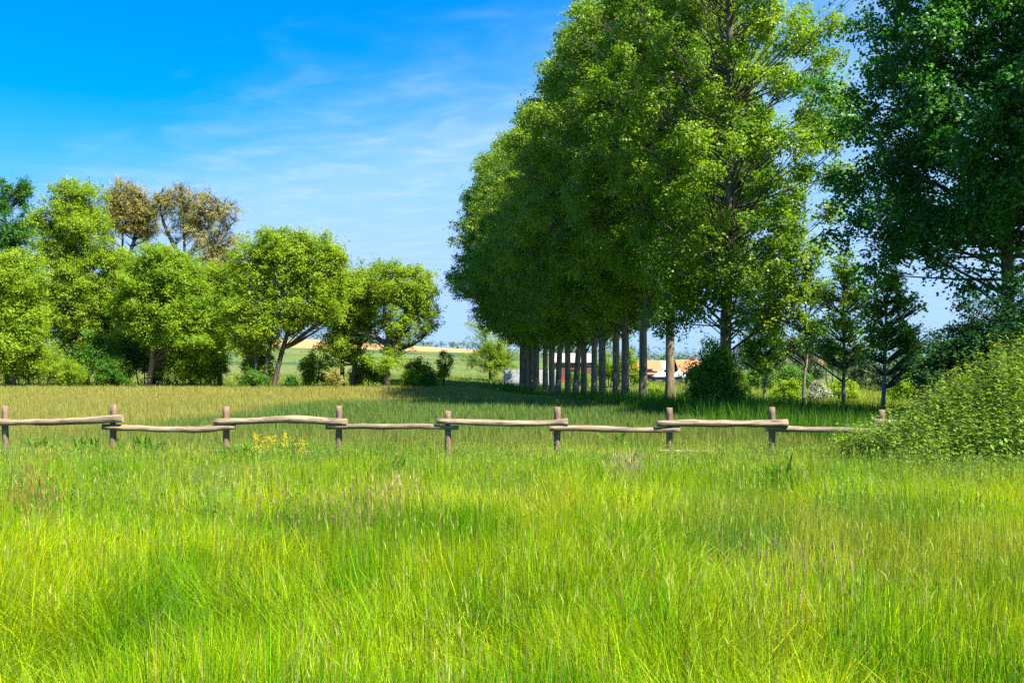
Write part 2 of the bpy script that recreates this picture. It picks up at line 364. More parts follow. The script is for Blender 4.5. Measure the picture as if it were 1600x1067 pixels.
# crop field
x, y = scatter(24.2, 113, 330000, 1.75, 1.12, 2); k = rng.random(len(x)) < crop_mask(x, y); x, y = x[k], y[k]; n = len(x)
c = crop_colour(x, y); c = vary(c, .25, .08)
ears = rng.random(n) < .35
c[ears] = c[ears] * .45 + np.array((.30, .27, .06)) * .55
h_ = rng.uniform(.40, .62, n); P = np.stack([x, y, height(x, y)], -1)
V, Q, C = blades(P, h_, rng.uniform(.012, .022, n) * (y / 24) ** .85, np.abs(rng.normal(.12, .15, n)), rng.uniform(0, 6.28, n), c, 2)
tag(link('cereal_crop', quad_mesh('cereal_crop', V, Q, M_wheat, col=C)), 'green cereal crop turning golden towards the far side behind the fence', 'crop', kind='stuff')

# verge and rough grass round the trees
x1, y1 = scatter(24.5, 60, 90000, 1.2, 1.12, 2); x2, y2 = scatter(60, 190, 120000, 1.7, 1.12, 2)
x = np.concatenate([x1, x2]); y = np.concatenate([y1, y2]); k = rng.random(len(x)) > crop_mask(x, y) * 1.02; x, y = x[k], y[k]; n = len(x)
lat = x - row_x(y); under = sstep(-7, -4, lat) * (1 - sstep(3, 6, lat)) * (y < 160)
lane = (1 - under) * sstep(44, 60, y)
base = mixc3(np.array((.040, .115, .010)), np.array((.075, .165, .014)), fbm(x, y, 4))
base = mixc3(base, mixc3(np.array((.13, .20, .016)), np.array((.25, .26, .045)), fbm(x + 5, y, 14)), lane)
c = vary(base, .25, .1)
h_ = (.42 + .28 * fbm(x, y, 2.0)) * rng.uniform(.6, 1.2, n) * (1 + .75 * under) * (1 - .35 * lane)
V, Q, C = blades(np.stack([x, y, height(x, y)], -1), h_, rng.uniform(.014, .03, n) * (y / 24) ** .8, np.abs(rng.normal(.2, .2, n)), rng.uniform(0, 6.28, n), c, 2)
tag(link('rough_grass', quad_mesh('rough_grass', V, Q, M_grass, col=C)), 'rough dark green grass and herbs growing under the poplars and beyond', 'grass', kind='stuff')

# ------------------------------------------------------------------ woody things
def tube_path(pts, rad, sides=8, wob=0.0, r_=None):
    pts = np.asarray(pts, float); rad = np.asarray(rad, float); k = len(pts)
    tan = unit(np.gradient(pts, axis=0))
    ref = np.where(np.abs(tan[:, 2:3]) > .8, np.array([[1., 0, 0]]), np.array([[0, 0, 1.]]))
    ref = np.broadcast_to(np.array([1., 0, 0]) if abs(tan[:, 2]).mean() > .6 else np.array([0, 0, 1.]), pts.shape)
    u = unit(np.cross(tan, ref)); v = np.cross(tan, u)
    th = np.linspace(0, 2 * np.pi, sides, endpoint=False)
    rr = rad[:, None] * np.ones(sides)
    if wob: rr = rr * (1 + wob * (r_ or rng).normal(0, 1, rr.shape))
    Vv = pts[:, None] + u[:, None] * (np.cos(th) * rr)[..., None] + v[:, None] * (np.sin(th) * rr)[..., None]
    Vv = Vv.reshape(-1, 3)
    i, j = np.meshgrid(np.arange(k - 1), np.arange(sides), indexing='ij'); j2 = (j + 1) % sides
    Qv = np.stack([i * sides + j, i * sides + j2, (i + 1) * sides + j2, (i + 1) * sides + j], -1).reshape(-1, 4)
    return Vv, Qv
def limbs(S, E, r0, r1, rg, sag=.12, rings=5, sides=4):
    """many limbs at once, from S (n,3) to E (n,3), rising first, then spreading"""
    n = len(S); D = E - S; L = np.linalg.norm(D, axis=1)
    t = np.linspace(0, 1, rings)
    mid = (S + E) / 2 + np.stack([-D[:, 0] * .10, -D[:, 1] * .10, -L * sag], -1) + rg.normal(0, 1, (n, 3)) * (L * .05)[:, None]
    P = ((1 - t) ** 2)[None, :, None] * S[:, None] + (2 * t * (1 - t))[None, :, None] * mid[:, None] + (t ** 2)[None, :, None] * E[:, None]
    T = unit(np.gradient(P, axis=1)); ref = np.array([.13, .27, .95]); ref = ref / np.linalg.norm(ref)
    u = unit(np.cross(T, ref)); v = np.cross(T, u)
    th = np.linspace(0, 2 * np.pi, sides, endpoint=False)
    rr = r0[:, None] * (1 - t[None]) + r1 * t[None]
    Vv = P[:, :, None] + u[:, :, None] * (np.cos(th)[None, None] * rr[..., None])[..., None] + v[:, :, None] * (np.sin(th)[None, None] * rr[..., None])[..., None]
    a, i, j = np.meshgrid(np.arange(n), np.arange(rings - 1), np.arange(sides), indexing='ij'); j2 = (j + 1) % sides
    b = a * rings * sides
    Qv = np.stack([b + i * sides + j, b + i * sides + j2, b + (i + 1) * sides + j2, b + (i + 1) * sides + j], -1).reshape(-1, 4)
    return Vv.reshape(-1, 3), Qv
def leaf_quads(Cn, Nn, L, W, rg, fold=.25, droop=.3):
    n = len(Cn); r = rg.normal(0, 1, (n, 3)); r[:, 2] -= droop
    A = unit(r - (r * Nn).sum(1, keepdims=True) * Nn); S = np.cross(Nn, A)
    v0 = Cn - A * (L * .5)[:, None]; v2 = Cn + A * (L * .5)[:, None]
    off = A * (L * -.08)[:, None] - Nn * (W * fold)[:, None] * .5
    v1 = Cn + S * (W * .5)[:, None] + off; v3 = Cn - S * (W * .5)[:, None] + off
    V = np.stack([v0, v1, v2, v3], 1).reshape(-1, 3)
    Q = np.arange(4 * n).reshape(-1, 4)
    return V, Q
def lump_leaves(LC, LR, n_total, ls, rg, flat=.75, up=.5, aspect=.8, lump_tint=.22, shell=.45, soft=.22, spray=10):
    # leaves hang in sprays, sprays sit on the rounded boughs
    ns = max(4, n_total // spray); wgt = LR ** 2; cnt = rg.multinomial(ns, wgt / wgt.sum())
    idx = np.repeat(np.arange(len(LC)), cnt); ns = len(idx)
    d = unit(rg.normal(0, 1, (ns, 3))); rad = rg.random(ns) ** shell; sf = rg.random(ns) < soft; rad[sf] = np.minimum(np.abs(rg.normal(0, .75, sf.sum())), 1.35)
    ph = rg.uniform(0, 6.28, (len(LC), 2))[idx]
    rag = 1 + .36 * np.sin(3 * np.arctan2(d[:, 1], d[:, 0]) + ph[:, 0]) * np.cos(3 * d[:, 2] + ph[:, 1])
    SP = LC[idx] + d * (LR[idx] * rad * rag)[:, None] * np.array([1, 1, flat])
    sn = unit(rg.normal(0, .35, (ns, 3)) + d * .7 + np.array([0, 0, up * 1.6]))
    st_ = np.clip(.5 + rg.normal(0, lump_tint, len(LC))[idx] * .8 + rg.normal(0, .22, ns), 0, 1)
    k = rg.poisson(spray, ns) + 1; ii = np.repeat(np.arange(ns), k); n = len(ii)
    sr = ls * rg.uniform(.9, 2.1, ns)
    off = rg.normal(0, 1, (n, 3)); off -= sn[ii] * (off * sn[ii]).sum(1, keepdims=True) * .55
    pos = SP[ii] + off * (sr[ii] * .75)[:, None]
    nm = unit(rg.normal(0, .45, (n, 3)) + sn[ii])
    L = ls * rg.uniform(.7, 1.3, n); V, Q = leaf_quads(pos, nm, L, L * aspect, rg)
    tint = np.clip(st_[ii] + rg.normal(0, .15, n), 0, 1)
    return V, Q, np.repeat(tint, 4)

TREES_LINKED = []
def finish_tree(name, loc, trunk_parts, crown, mat_leaf, mat_bark, label, cat, group=None, rz=0, nstem=1):
    r = empty(name, loc, rz); tag(r, label, cat, group)
    off = 0; Vs, Qs = [], []
    for v, q in trunk_parts: Vs.append(v); Qs.append(q + off); off += len(v)
    if Vs:
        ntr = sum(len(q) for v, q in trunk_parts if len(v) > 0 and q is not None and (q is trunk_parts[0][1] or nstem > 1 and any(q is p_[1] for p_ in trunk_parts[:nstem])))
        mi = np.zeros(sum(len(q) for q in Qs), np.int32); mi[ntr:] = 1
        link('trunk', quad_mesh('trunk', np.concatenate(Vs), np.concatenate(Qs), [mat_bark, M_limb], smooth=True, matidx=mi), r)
    V, Q, T = crown
    link('crown', quad_mesh('crown', V, Q, mat_leaf, tint=T), r)
    return r
def copy_tree(src, loc, label, group, rz=0, tilt=(0, 0), scale=(1, 1, 1)):
    c = src.copy(); COL.objects.link(c)
    c.location = loc; c.rotation_euler = (tilt[0], tilt[1], rz); c.scale = scale
    c['label'] = label
    if group: c['group'] = group
    for ch in src.children:
        d = ch.copy(); COL.objects.link(d); d.parent = c
    return c

def poplar(name, loc, label, seed, H=32, z0=6.0, R=7.5, nl=190, lr=(1.2, 1.9), leaves=90000, ls=.19, tr=.31,
           mat=None, bark=None, group=None, cat='tree', rz=0, loose=0, shell=.33, top=.5, prof=None, low=None, flat=.85):
    rg = np.random.default_rng(seed)
    nz = 18; z = np.linspace(-.3, H * .93, nz)
    lean = np.cumsum(rg.normal(0, .05, (nz, 2)), 0); lean[:4] = 0
    pts = np.column_stack([lean, z]); t = np.clip(z / H, 0, 1)
    rad = tr * (1 - t) ** .75 + .02; rad[0] = tr * 1.35; rad[1] = tr * 1.03
    # extra rings near the foot for the flare
    tp = [tube_path(pts, rad, 12, .035, rg)]
    # lumps
    u = (np.arange(nl) + .5) / nl; tt = u ** .85
    prof = prof or (lambda t: np.interp(t, [0, .06, .18, .35, .6, .8, .93, 1], [.42, .66, .88, 1., .94, .72, .42, .14]))
    az = np.arange(nl) * 2.39996 + rg.uniform(-.5, .5, nl)
    fr = np.sqrt(rg.uniform(.30, 1.0, nl)); fr = fr * (1 - loose * rg.random(nl))
    lrad = rg.uniform(*lr, nl) * (1 - .35 * tt)
    rr = np.maximum(R * prof(tt) * fr * rg.uniform(.74, 1.20, nl) - lrad * .5, .1)
    zz = z0 + (H - z0) * tt
    cx = np.interp(zz, z, pts[:, 0]); cy = np.interp(zz, z, pts[:, 1])
    LC = np.column_stack([cx + np.cos(az) * rr, cy + np.sin(az) * rr, zz])
    if low is not None: LC = np.concatenate([LC, low]); lrad = np.concatenate([lrad, rg.uniform(.7, 1.1, len(low))]); rr = np.concatenate([rr, np.hypot(low[:, 0], low[:, 1])])
    sz = np.clip(LC[:, 2] - rr * rg.uniform(.15, 1.0, len(rr)) - .4, z0 * rg.uniform(.6, 1.4, len(rr)), H * .9); sz = np.minimum(sz, np.maximum(LC[:, 2] - .3, z0 * .6))
    S = np.column_stack([np.interp(sz, z, pts[:, 0]), np.interp(sz, z, pts[:, 1]), sz])
    tp.append(limbs(S, LC, .010 * rr + .022, .010, rg, sag=.05))
    # secondary twigs out of each lump
    k = 4; ii = np.repeat(np.arange(len(LC)), k)
    E = LC[ii] + unit(rg.normal(0, 1, (len(ii), 3)) + np.array([0, 0, .5])) * (lrad[ii] * .85)[:, None]
    tp.append(limbs((S[ii] * .3 + LC[ii] * .7), E, np.full(len(ii), .014), .005, rg, rings=3, sides=3))
    return finish_tree(name, loc, tp, lump_leaves(LC, lrad, leaves, ls, rg, flat=flat, shell=shell), mat or M_poplar, bark or M_bark, label, cat, group, rz)

def shaped_tree(name, d, base_px, stems, masses, label, seed, leaves, ls=.2, mat=None, bark=None, cat='tree', group=None,
                lump=.36, dens=30, flat=.8, depth=.85, soft=.38, tr=.28, twigs=3, shell=.5, aspect=.6, cover=(.35, 1.0), lump_tint=.22, up=.5, basez=None, limb_r=.013, fill=True):
    """a tree whose crown is several rounded masses; sizes are given as they appear at depth d and become metres here"""
    rg = np.random.default_rng(seed); s = d / F
    if fill:
        ms = [(m[0], m[1], m[2] * 1.1, m[3] * 1.1) + tuple(m[4:]) for m in masses]; ex = []
        for a_ in range(len(ms)):
            for b_ in range(a_ + 1, len(ms)):
                A_, B_ = ms[a_], ms[b_]; gap = math.hypot(A_[0] - B_[0], A_[1] - B_[1])
                if gap < 1.25 * (A_[2] + B_[2]) and gap > 20: ex.append(((A_[0] + B_[0]) / 2, (A_[1] + B_[1]) / 2, .42 * (A_[2] + B_[2]), .42 * (A_[3] + B_[3]), rg.uniform(-1.5, 1.5), .45))
        masses = ms + ex
    bx = wx(base_px, d); bz = hz(bx, d) if basez is None else basez
    def loc3(px, py, dy=0.): return np.array([wx(px, d) - bx, dy, wz(py, d) - bz])
    tp, axis = [], []
    for st in stems:                      # st: list of (px, py[, dy, r])
        pts = [loc3(q[0], q[1], q[2] if len(q) > 2 else 0.) for q in st]
        pts = np.array(pts)
        if pts[0][2] < .8: pts[0][2] = -.3
        tt = np.linspace(0, 1, len(pts)); t2 = np.linspace(0, 1, 14)
        P = np.stack([np.interp(t2, tt, pts[:, i]) for i in range(3)], -1)
        P[1:-1] = (P[:-2] + 2 * P[1:-1] + P[2:]) / 4
        P[2:, :2] += np.cumsum(rg.normal(0, .035 * tr / .28, (12, 2)), 0)
        rad = tr * (1 - t2) ** .7 + .02; rad[0] *= 1.3
        tp.append(tube_path(P, rad, 8, .05, rg)); axis.append(P)
    AX = np.concatenate(axis)
    LCs, LRs, ST = [], [], []
    for mi, m in enumerate(masses):
        px, py, rx, ry = m[:4]; dy = m[4] if len(m) > 4 else 0.; q = m[5] if len(m) > 5 else 1.
        c = loc3(px, py, dy); r3 = np.array([rx * s, rx * s * depth, ry * s])
        n = max(4, int(dens * q))
        dr = unit(rg.normal(0, 1, (n, 3))); fr = rg.uniform(*cover, n) * np.where(rg.random(n) < .15, 1.22, 1)
        lr = lump * (r3[0] * r3[2]) ** .5 * rg.uniform(.5, 1.35, n)
        P = c + dr * np.maximum(r3 - lr[:, None] * .6, .05) * fr[:, None]
        P[:, 2] = np.maximum(P[:, 2], lr * .55)
        LCs.append(P); LRs.append(lr)
    LC = np.concatenate(LCs); LR = np.concatenate(LRs)
    hd = np.hypot(LC[:, None, 0] - AX[None, :, 0], LC[:, None, 1] - AX[None, :, 1])
    want = LC[:, 2:3] - hd * .7
    cost = np.abs(AX[None, :, 2] - want) + hd * .5 + np.where(AX[None, :, 2] > LC[:, 2:3], 3, 0)
    cost = cost + np.where(AX[None, :, 2] < .2 * AX[:, 2].max(), 50, 0)
    S = AX[cost.argmin(1)]; ln = np.linalg.norm(LC - S, axis=1)
    tp.append(limbs(S, LC, np.minimum(limb_r * ln + .02, tr * .7), .012, rg, sag=.06))
    if twigs:
        ii = np.repeat(np.arange(len(LC)), twigs)
        E = LC[ii] + unit(rg.normal(0, 1, (len(ii), 3)) + np.array([0, 0, .7])) * (LR[ii] * .9)[:, None]
        tp.append(limbs(S[ii] * .25 + LC[ii] * .75, E, np.full(len(ii), .02 if tr > .1 else .008), .005, rg, rings=3, sides=3))
    return finish_tree(name, (bx, d, bz), tp, lump_leaves(LC, LR, leaves, ls, rg, flat=flat, shell=shell, aspect=aspect, lump_tint=lump_tint, up=up, soft=soft),
                       mat or M_bright, bark or M_barkd, label, cat, group, nstem=len(stems))

# ---- the poplar row
G_ROW = 'tall poplars planted in a row beside the crop field'
row = [(1134, 52), (1047, 63), (1005, 70.6), (977, 76.5), (963, 80), (941, 86), (928, 90), (912, 95), (898, 100), (887, 105), (871, 112),
       (862, 117), (852, 123), (838, 132), (831, 137), (823, 143), (816, 149)]
side = ['nearest poplar of the row, its foot hidden by the large round dark green bush',
        'poplar with the sunlit pale trunk between the orange roofed house and the round bush',
        'third poplar of the row, straight grey trunk just left of the pale sunlit one',
        'poplar with mottled trunk, right one of the close pair before a lime green tree',
        'poplar with knobbly trunk, left one of the close pair before a lime green tree',
        'poplar with straight trunk standing next to the left of the close pair',
        'poplar trunk in front of the right end of the brown brick barn',
        'poplar trunk before the middle of the brick barn, right beside a slanting trunk',
        'thin poplar trunk slanting to the right in front of the brick barn',
        'thick upright poplar trunk just right of the red round sign on the barn',
        'poplar whose trunk bends to the right, just left of the red round sign',
        'upright poplar trunk touching the bent one on its left side',
        'poplar with a swollen trunk standing by a gap right of the four far trunks',
        'rightmost of the four far trunks at the left end of the poplar row',
        'third from the left of the four far trunks at the end of the poplar row',
        'second from the left of the four far trunks at the end of the poplar row',
        'leftmost and farthest poplar of the row, crown bulging out over the golden field']
near_low = np.array([(4.5, -1.0, 8.5), (5.5, 0, 10.5), (3.6, .5, 7.2), (6.0, -.5, 12.5), (4.8, 1.0, 6.2), (3.0, -1.5, 5.8), (-2.5, -1.5, 6.5), (-3.5, 0, 7.5), (5.6, .4, 14.5), (2.2, -1, 4.9)])
p0 = poplar('poplar_tree', (wx(1134, 52), 52, hz(wx(1134, 52), 52)), side[0], 11, H=32, z0=4.6, R=7.2, nl=300, lr=(.65, 1.25), leaves=150000, ls=.145, tr=.29, group=G_ROW, loose=.15, low=near_low)
p1 = poplar('poplar_tree', (wx(1047, 63), 63, hz(wx(1047, 63), 63)), side[1], 12, H=32, z0=8.2, R=7.2, nl=380, lr=(.8, 1.4), leaves=170000, ls=.155, tr=.29, group=G_ROW)
p2 = poplar('poplar_tree', (wx(1005, 70.6), 70.6, hz(wx(1005, 70.6), 70.6)), side[2], 13, H=32, z0=7.4, R=7.8, nl=300, lr=(.9, 1.6), leaves=125000, ls=.18, tr=.28, group=G_ROW)
p3 = None
for k, (px, d) in enumerate(row[3:], 3):
    loc = (wx(px, d), d, hz(wx(px, d), d))
    if k == 3:
        p3 = poplar('poplar_tree', loc, side[k], 14, H=32, z0=6.4, R=8.0, nl=300, lr=(.9, 1.6), leaves=115000, ls=.19, tr=.28, group=G_ROW); continue
    tilt = {8: (0, .075), 10: (0, .05)}.get(k, (0, random.Random(k).uniform(-.012, .012)))
    sc = 1.0 + random.Random(k * 3).uniform(-.04, .04)
    wide = 1.0 + (.10 if k >= 13 else .06 if k > 9 else 0); sc *= 1 + .026 * max(0, k - 8)
    copy_tree((p2, p3)[k % 2], loc, side[k], G_ROW, rz=(k % 2) * math.pi + random.Random(k + 50).uniform(-.35, .35), tilt=tilt, scale=(sc * wide * 1.08, sc * .68, sc))

p2.scale = (1.04, .72, 1); p3.scale = (1.04, .7, 1); p1.scale = (1, .8, 1)
# ---- the big dark trees on the right
G_DK = 'large dark trees along the right side'
dk = lambda t: np.interp(t, [0, .08, .25, .45, .7, .92, 1], [.7, .92, 1, .86, .78, .5, .2])
lowd = np.array([(-5.5, -1.5, 8.2), (-6.5, 0, 9.5), (-4.2, -1, 7.0), (-3.0, 0, 6.2), (-4.9, 1.0, 6.0), (-6.8, -1, 11.5), (-1.5, -1.5, 6.8), (-7.2, .2, 13.0), (-2.4, -2, 5.2), (1.6, -2, 6), (-6.4, 1.6, 7.6)])
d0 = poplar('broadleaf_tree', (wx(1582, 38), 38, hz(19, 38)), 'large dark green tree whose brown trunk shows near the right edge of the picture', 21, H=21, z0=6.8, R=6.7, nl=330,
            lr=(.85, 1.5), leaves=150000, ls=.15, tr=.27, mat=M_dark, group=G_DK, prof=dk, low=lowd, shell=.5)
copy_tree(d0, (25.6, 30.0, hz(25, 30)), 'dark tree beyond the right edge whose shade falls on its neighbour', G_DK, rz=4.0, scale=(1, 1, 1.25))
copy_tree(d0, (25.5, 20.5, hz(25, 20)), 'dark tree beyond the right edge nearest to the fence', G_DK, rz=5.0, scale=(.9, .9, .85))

# ---- the left hand tree group (sizes as they appear, about 115 m away)
T = shaped_tree
G_L = 'trees standing along the far left edge of the field'
T('poplar_tree', 126, 10, [[(12, 598), (10, 480), (8, 380), (6, 292)]], [(6, 310, 17, 32), (37, 300, 13, 28), (8, 370, 30, 34), (40, 355, 20, 30), (15, 430, 40, 40), (5, 500, 45, 45)],
  'dark green tree at the far left edge with two dark narrow peaks against the sky', 31, 50000, .22, M_dark, group=G_L, lump=.34, flat=.9)
T('willow_tree', 120, 136, [[(131, 597), (137, 540), (143, 495), (128, 430), (112, 360), (100, 300)], [(141, 510), (170, 440), (178, 380)]],
  [(95, 302, 38, 26, 0, .7), (140, 300, 34, 24, 0, .7), (72, 345, 36, 30), (125, 350, 52, 38), (160, 390, 44, 36), (95, 410, 52, 36), (150, 445, 50, 40), (70, 470, 46, 40), (115, 500, 50, 36, 2), (165, 500, 34, 40, 1), (90, 545, 40, 36, 3), (175, 555, 30, 36, 3)],
  'tallest yellow green tree on the left with an ivy brown trunk leaning under it', 32, 105000, .25, M_willow, M_bark, group=G_L, tr=.42, dens=24)
T('ash_tree', 128, 196, [[(196, 598), (194, 480), (192, 400), (190, 290)], [(193, 430), (215, 360), (225, 310)]],
  [(185, 300, 34, 28), (210, 315, 30, 34), (180, 345, 34, 30), (215, 360, 28, 26), (236, 322, 26, 28), (175, 320, 22, 26), (232, 355, 24, 26)],
  'sparse brownish tree top rising behind the tallest yellow green tree', 33, 30000, .17, M_brown, M_barkg, group=G_L, dens=40, lump=.38, flat=.9, twigs=9, tr=.3, shell=.6)
T('ash_tree', 124, 296, [[(300, 598), (292, 480), (288, 390), (286, 320)], [(290, 420), (262, 360), (248, 310)], [(290, 410), (325, 350), (352, 322)], [(290, 430), (340, 385), (368, 345)]],
  [(262, 312, 32, 26), (300, 312, 38, 26), (345, 330, 34, 26), (285, 350, 40, 30), (340, 375, 42, 30), (350, 430, 44, 40), (370, 490, 36, 44), (315, 470, 40, 40), (360, 440, 40, 36), (335, 530, 36, 36)],
  'sparse olive brown tree with visible bare limbs against the sky', 34, 54000, .17, M_brown, M_barkg, group=G_L, dens=40, lump=.36, flat=.9, twigs=9, tr=.34, shell=.6)
T('willow_tree', 113, 232, [[(231, 600), (240, 560), (246, 520), (262, 470), (270, 420)], [(246, 525), (225, 470), (222, 430)]],
  [(235, 400, 44, 28), (275, 415, 48, 34), (225, 450, 44, 36), (300, 460, 46, 40), (240, 505, 48, 34), (320, 510, 38, 40), (195, 480, 30, 40), (300, 565, 44, 34, 2), (250, 560, 34, 26, 3)],
  'bright green tree with rounded tiers and a pale leaning trunk in the left group', 35, 100000, .25, M_bright, M_bark, group=G_L, tr=.36, dens=26)
T('willow_tree', 109, 28, [[(20, 600), (25, 520), (30, 440)]],
  [(20, 420, 50, 34), (40, 455, 46, 34), (10, 490, 46, 40), (45, 510, 40, 36), (20, 560, 60, 32)],
  'lower yellow green tree at the left edge in front of the dark one', 36, 65000, .25, M_willow, group=G_L, dens=26)
T('willow_tree', 112, 415, [[(396, 600), (402, 560), (392, 500), (385, 440)], [(412, 600), (418, 555), (430, 500), (420, 420)], [(426, 600), (440, 540), (462, 480), (490, 420), (505, 385)], [(450, 510), (500, 460), (520, 440)]],
  [(405, 385, 44, 28), (450, 375, 44, 26), (495, 388, 44, 32), (525, 415, 28, 32), (390, 430, 42, 36), (450, 440, 44, 34), (505, 455, 40, 34), (380, 490, 40, 34), (430, 505, 38, 28), (470, 500, 34, 26), (385, 530, 30, 26), (515, 490, 30, 22), (400, 560, 30, 30, 2, .6)],
  'wide bright green tree with several dark trunks spreading from one foot', 37, 90000, .25, M_willow, group=G_L, tr=.30, dens=24)
T('willow_tree', 116, 556, [[(550, 600), (556, 565), (566, 520), (572, 470), (575, 430)], [(566, 515), (545, 470), (535, 450)]],
  [(575, 425, 34, 26), (545, 450, 34, 30), (590, 455, 32, 28), (560, 490, 38, 28), (530, 500, 30, 26), (590, 500, 26, 22, 0, .7), (545, 548, 44, 22, -1, .8), (520, 560, 26, 18, -1, .6)],
  'green tree with a short dark trunk and low boughs left of the forked one', 38, 36000, .25, M_willow, group=G_L, tr=.34, dens=22)
T('willow_tree', 112, 606, [[(603, 600), (606, 565), (609, 540), (600, 500), (598, 450), (600, 420)], [(609, 542), (625, 510), (640, 470), (648, 430)], [(609, 548), (640, 540), (660, 530)], [(609, 540), (585, 525), (560, 520)]],
  [(610, 425, 34, 24), (645, 430, 34, 26), (668, 455, 26, 30), (620, 465, 34, 26), (655, 490, 34, 26), (600, 495, 24, 18, 0, .5), (640, 535, 34, 16, 0, .6), (672, 500, 18, 24, 0, .6), (595, 565, 36, 20, -2, .8)],
  'rightmost tree of the left group, light green with a forked dark trunk against the sky', 39, 27000, .24, M_willow, group=G_L, tr=.36, dens=22, lump=.36)
T('willow_tree', 170, 762, [[(766, 600), (765, 560), (757, 520), (740, 490)], [(765, 565), (785, 530), (790, 505)]],
  [(742, 505, 18, 18, 0, .7), (760, 535, 30, 24), (785, 545, 26, 26), (745, 560, 28, 22), (775, 575, 30, 22), (800, 560, 16, 26)],
  'small yellow green tree behind the left end of the poplar row', 40, 20000, .18, M_willow, group='small trees and bushes at the field end', dens=20, tr=.22)
T('young_tree', 118, 694, [[(693, 600), (694, 575), (697, 555)]], [(696, 560, 15, 16, 0, .6), (692, 580, 16, 14, 0, .6)],
  'slim young light green tree between the round bushes and the poplars', 41, 3600, .17, M_bright, group='small trees and bushes at the field end', dens=20, tr=.10)
G_B = 'bushes along the far edge of the field'
def bush(name, d, px, pyt, w_, label, seed, n, mat, cat='bush', ls=.16, group=G_B, masses=None, base=None, **kw):
    bx = wx(px, d); bz = hz(bx, d); pb = HZ - (bz - EYE) * F / d
    hgt = pb - pyt; kw.setdefault('fill', False)
    ms = masses or [(px - w_ * .2, pb - hgt * .42, w_ * .32, hgt * .42), (px + w_ * .22, pb - hgt * .38, w_ * .30, hgt * .38), (px, pb - hgt * .6, w_ * .3, hgt * .4)]
    st = [[(px + o, pb), (px + o * 2.2, pb - hgt * .5), (px + o * 3, pb - hgt * .8)] for o in (-w_ * .08, 0.5, w_ * .08)]
    return shaped_tree(name, d, px, st, ms, label, seed, n, ls, mat, M_barkd, cat, group, lump=.36, dens=kw.pop('dens', 14), tr=.06, twigs=2, flat=.85, **kw)
bush('bush', 109, 456, 583, 22, 'small very dark bush under the wide bright tree', 51, 2500, M_dark)
bush('bush', 110, 522, 572, 34, 'thin brownish bush left of the short dark trunk', 52, 1800, M_brown)
bush('bush', 108, 641, 572, 34, 'left one of two round green bushes before the last tree of the left group', 53, 4200, M_bright)
bush('bush', 108, 670, 574, 30, 'right one of two round green bushes before the last tree of the left group', 54, 3800, M_young)
T('willow_tree', 121, 344, [[(344, 599), (343, 520), (345, 440)]], [(345, 425, 40, 36), (330, 470, 36, 36), (362, 480, 30, 40), (345, 530, 34, 34)],
  'light green tree right of the rounded tiers, under the olive brown crown', 161, 30000, .24, M_bright, group=G_L, dens=26)
T('willow_tree', 120, 200, [[(200, 599), (202, 520), (196, 440)]], [(190, 420, 40, 36), (205, 470, 36, 40), (180, 520, 40, 40), (215, 545, 34, 36)],
  'light green tree between the tallest one and the one with rounded tiers', 162, 30000, .24, M_willow, group=G_L, dens=26)
T('willow_tree', 121, 535, [[(535, 599), (534, 530), (536, 460)]], [(532, 440, 30, 30), (520, 480, 32, 30), (548, 490, 30, 30), (530, 530, 30, 26)],
  'slim light green tree close behind the short dark trunk', 163, 18000, .24, M_bright, group=G_L, dens=22)
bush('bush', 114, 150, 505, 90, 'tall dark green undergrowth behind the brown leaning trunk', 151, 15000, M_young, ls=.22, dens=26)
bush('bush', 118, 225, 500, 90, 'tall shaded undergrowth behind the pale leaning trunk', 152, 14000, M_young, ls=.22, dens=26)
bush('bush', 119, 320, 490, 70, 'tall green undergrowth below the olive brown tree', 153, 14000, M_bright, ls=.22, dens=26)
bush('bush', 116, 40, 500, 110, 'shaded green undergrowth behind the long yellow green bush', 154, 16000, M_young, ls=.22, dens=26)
bush('bush', 113, 404, 530, 56, 'tall green undergrowth between the dark trunks of the wide tree', 155, 9000, M_bright, ls=.2, dens=20)
bush('bush', 118, 490, 545, 50, 'light green bush between the wide tree and the short dark trunk', 156, 6000, M_willow, ls=.2, dens=18)
bush('bush', 118, 575, 555, 70, 'light green bush between the short dark trunk and the forked one', 157, 8000, M_willow, ls=.2, dens=18)
bush('bush', 116, 655, 548, 60, 'light green bush under the right side of the forked tree', 158, 6000, M_willow, ls=.2, dens=16)
bush('bush', 111, 60, 528, 130, 'long yellow green bush at the foot of the trees on the far left', 55, 15000, M_willow, dens=22)
bush('bush', 110, 116, 560, 50, 'yellowish bush just left of the brown leaning trunk', 56, 6000, M_willow)
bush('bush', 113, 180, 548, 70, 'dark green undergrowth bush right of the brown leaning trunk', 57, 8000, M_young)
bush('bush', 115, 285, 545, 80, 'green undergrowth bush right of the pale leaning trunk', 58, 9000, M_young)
bush('bush', 116, 335, 540, 50, 'bush at the right foot of the olive brown tree', 59, 6000, M_bright)
bush('bush', 111, 395, 572, 54, 'dark bush wrapped round the foot of the many trunks', 60, 5000, M_young)

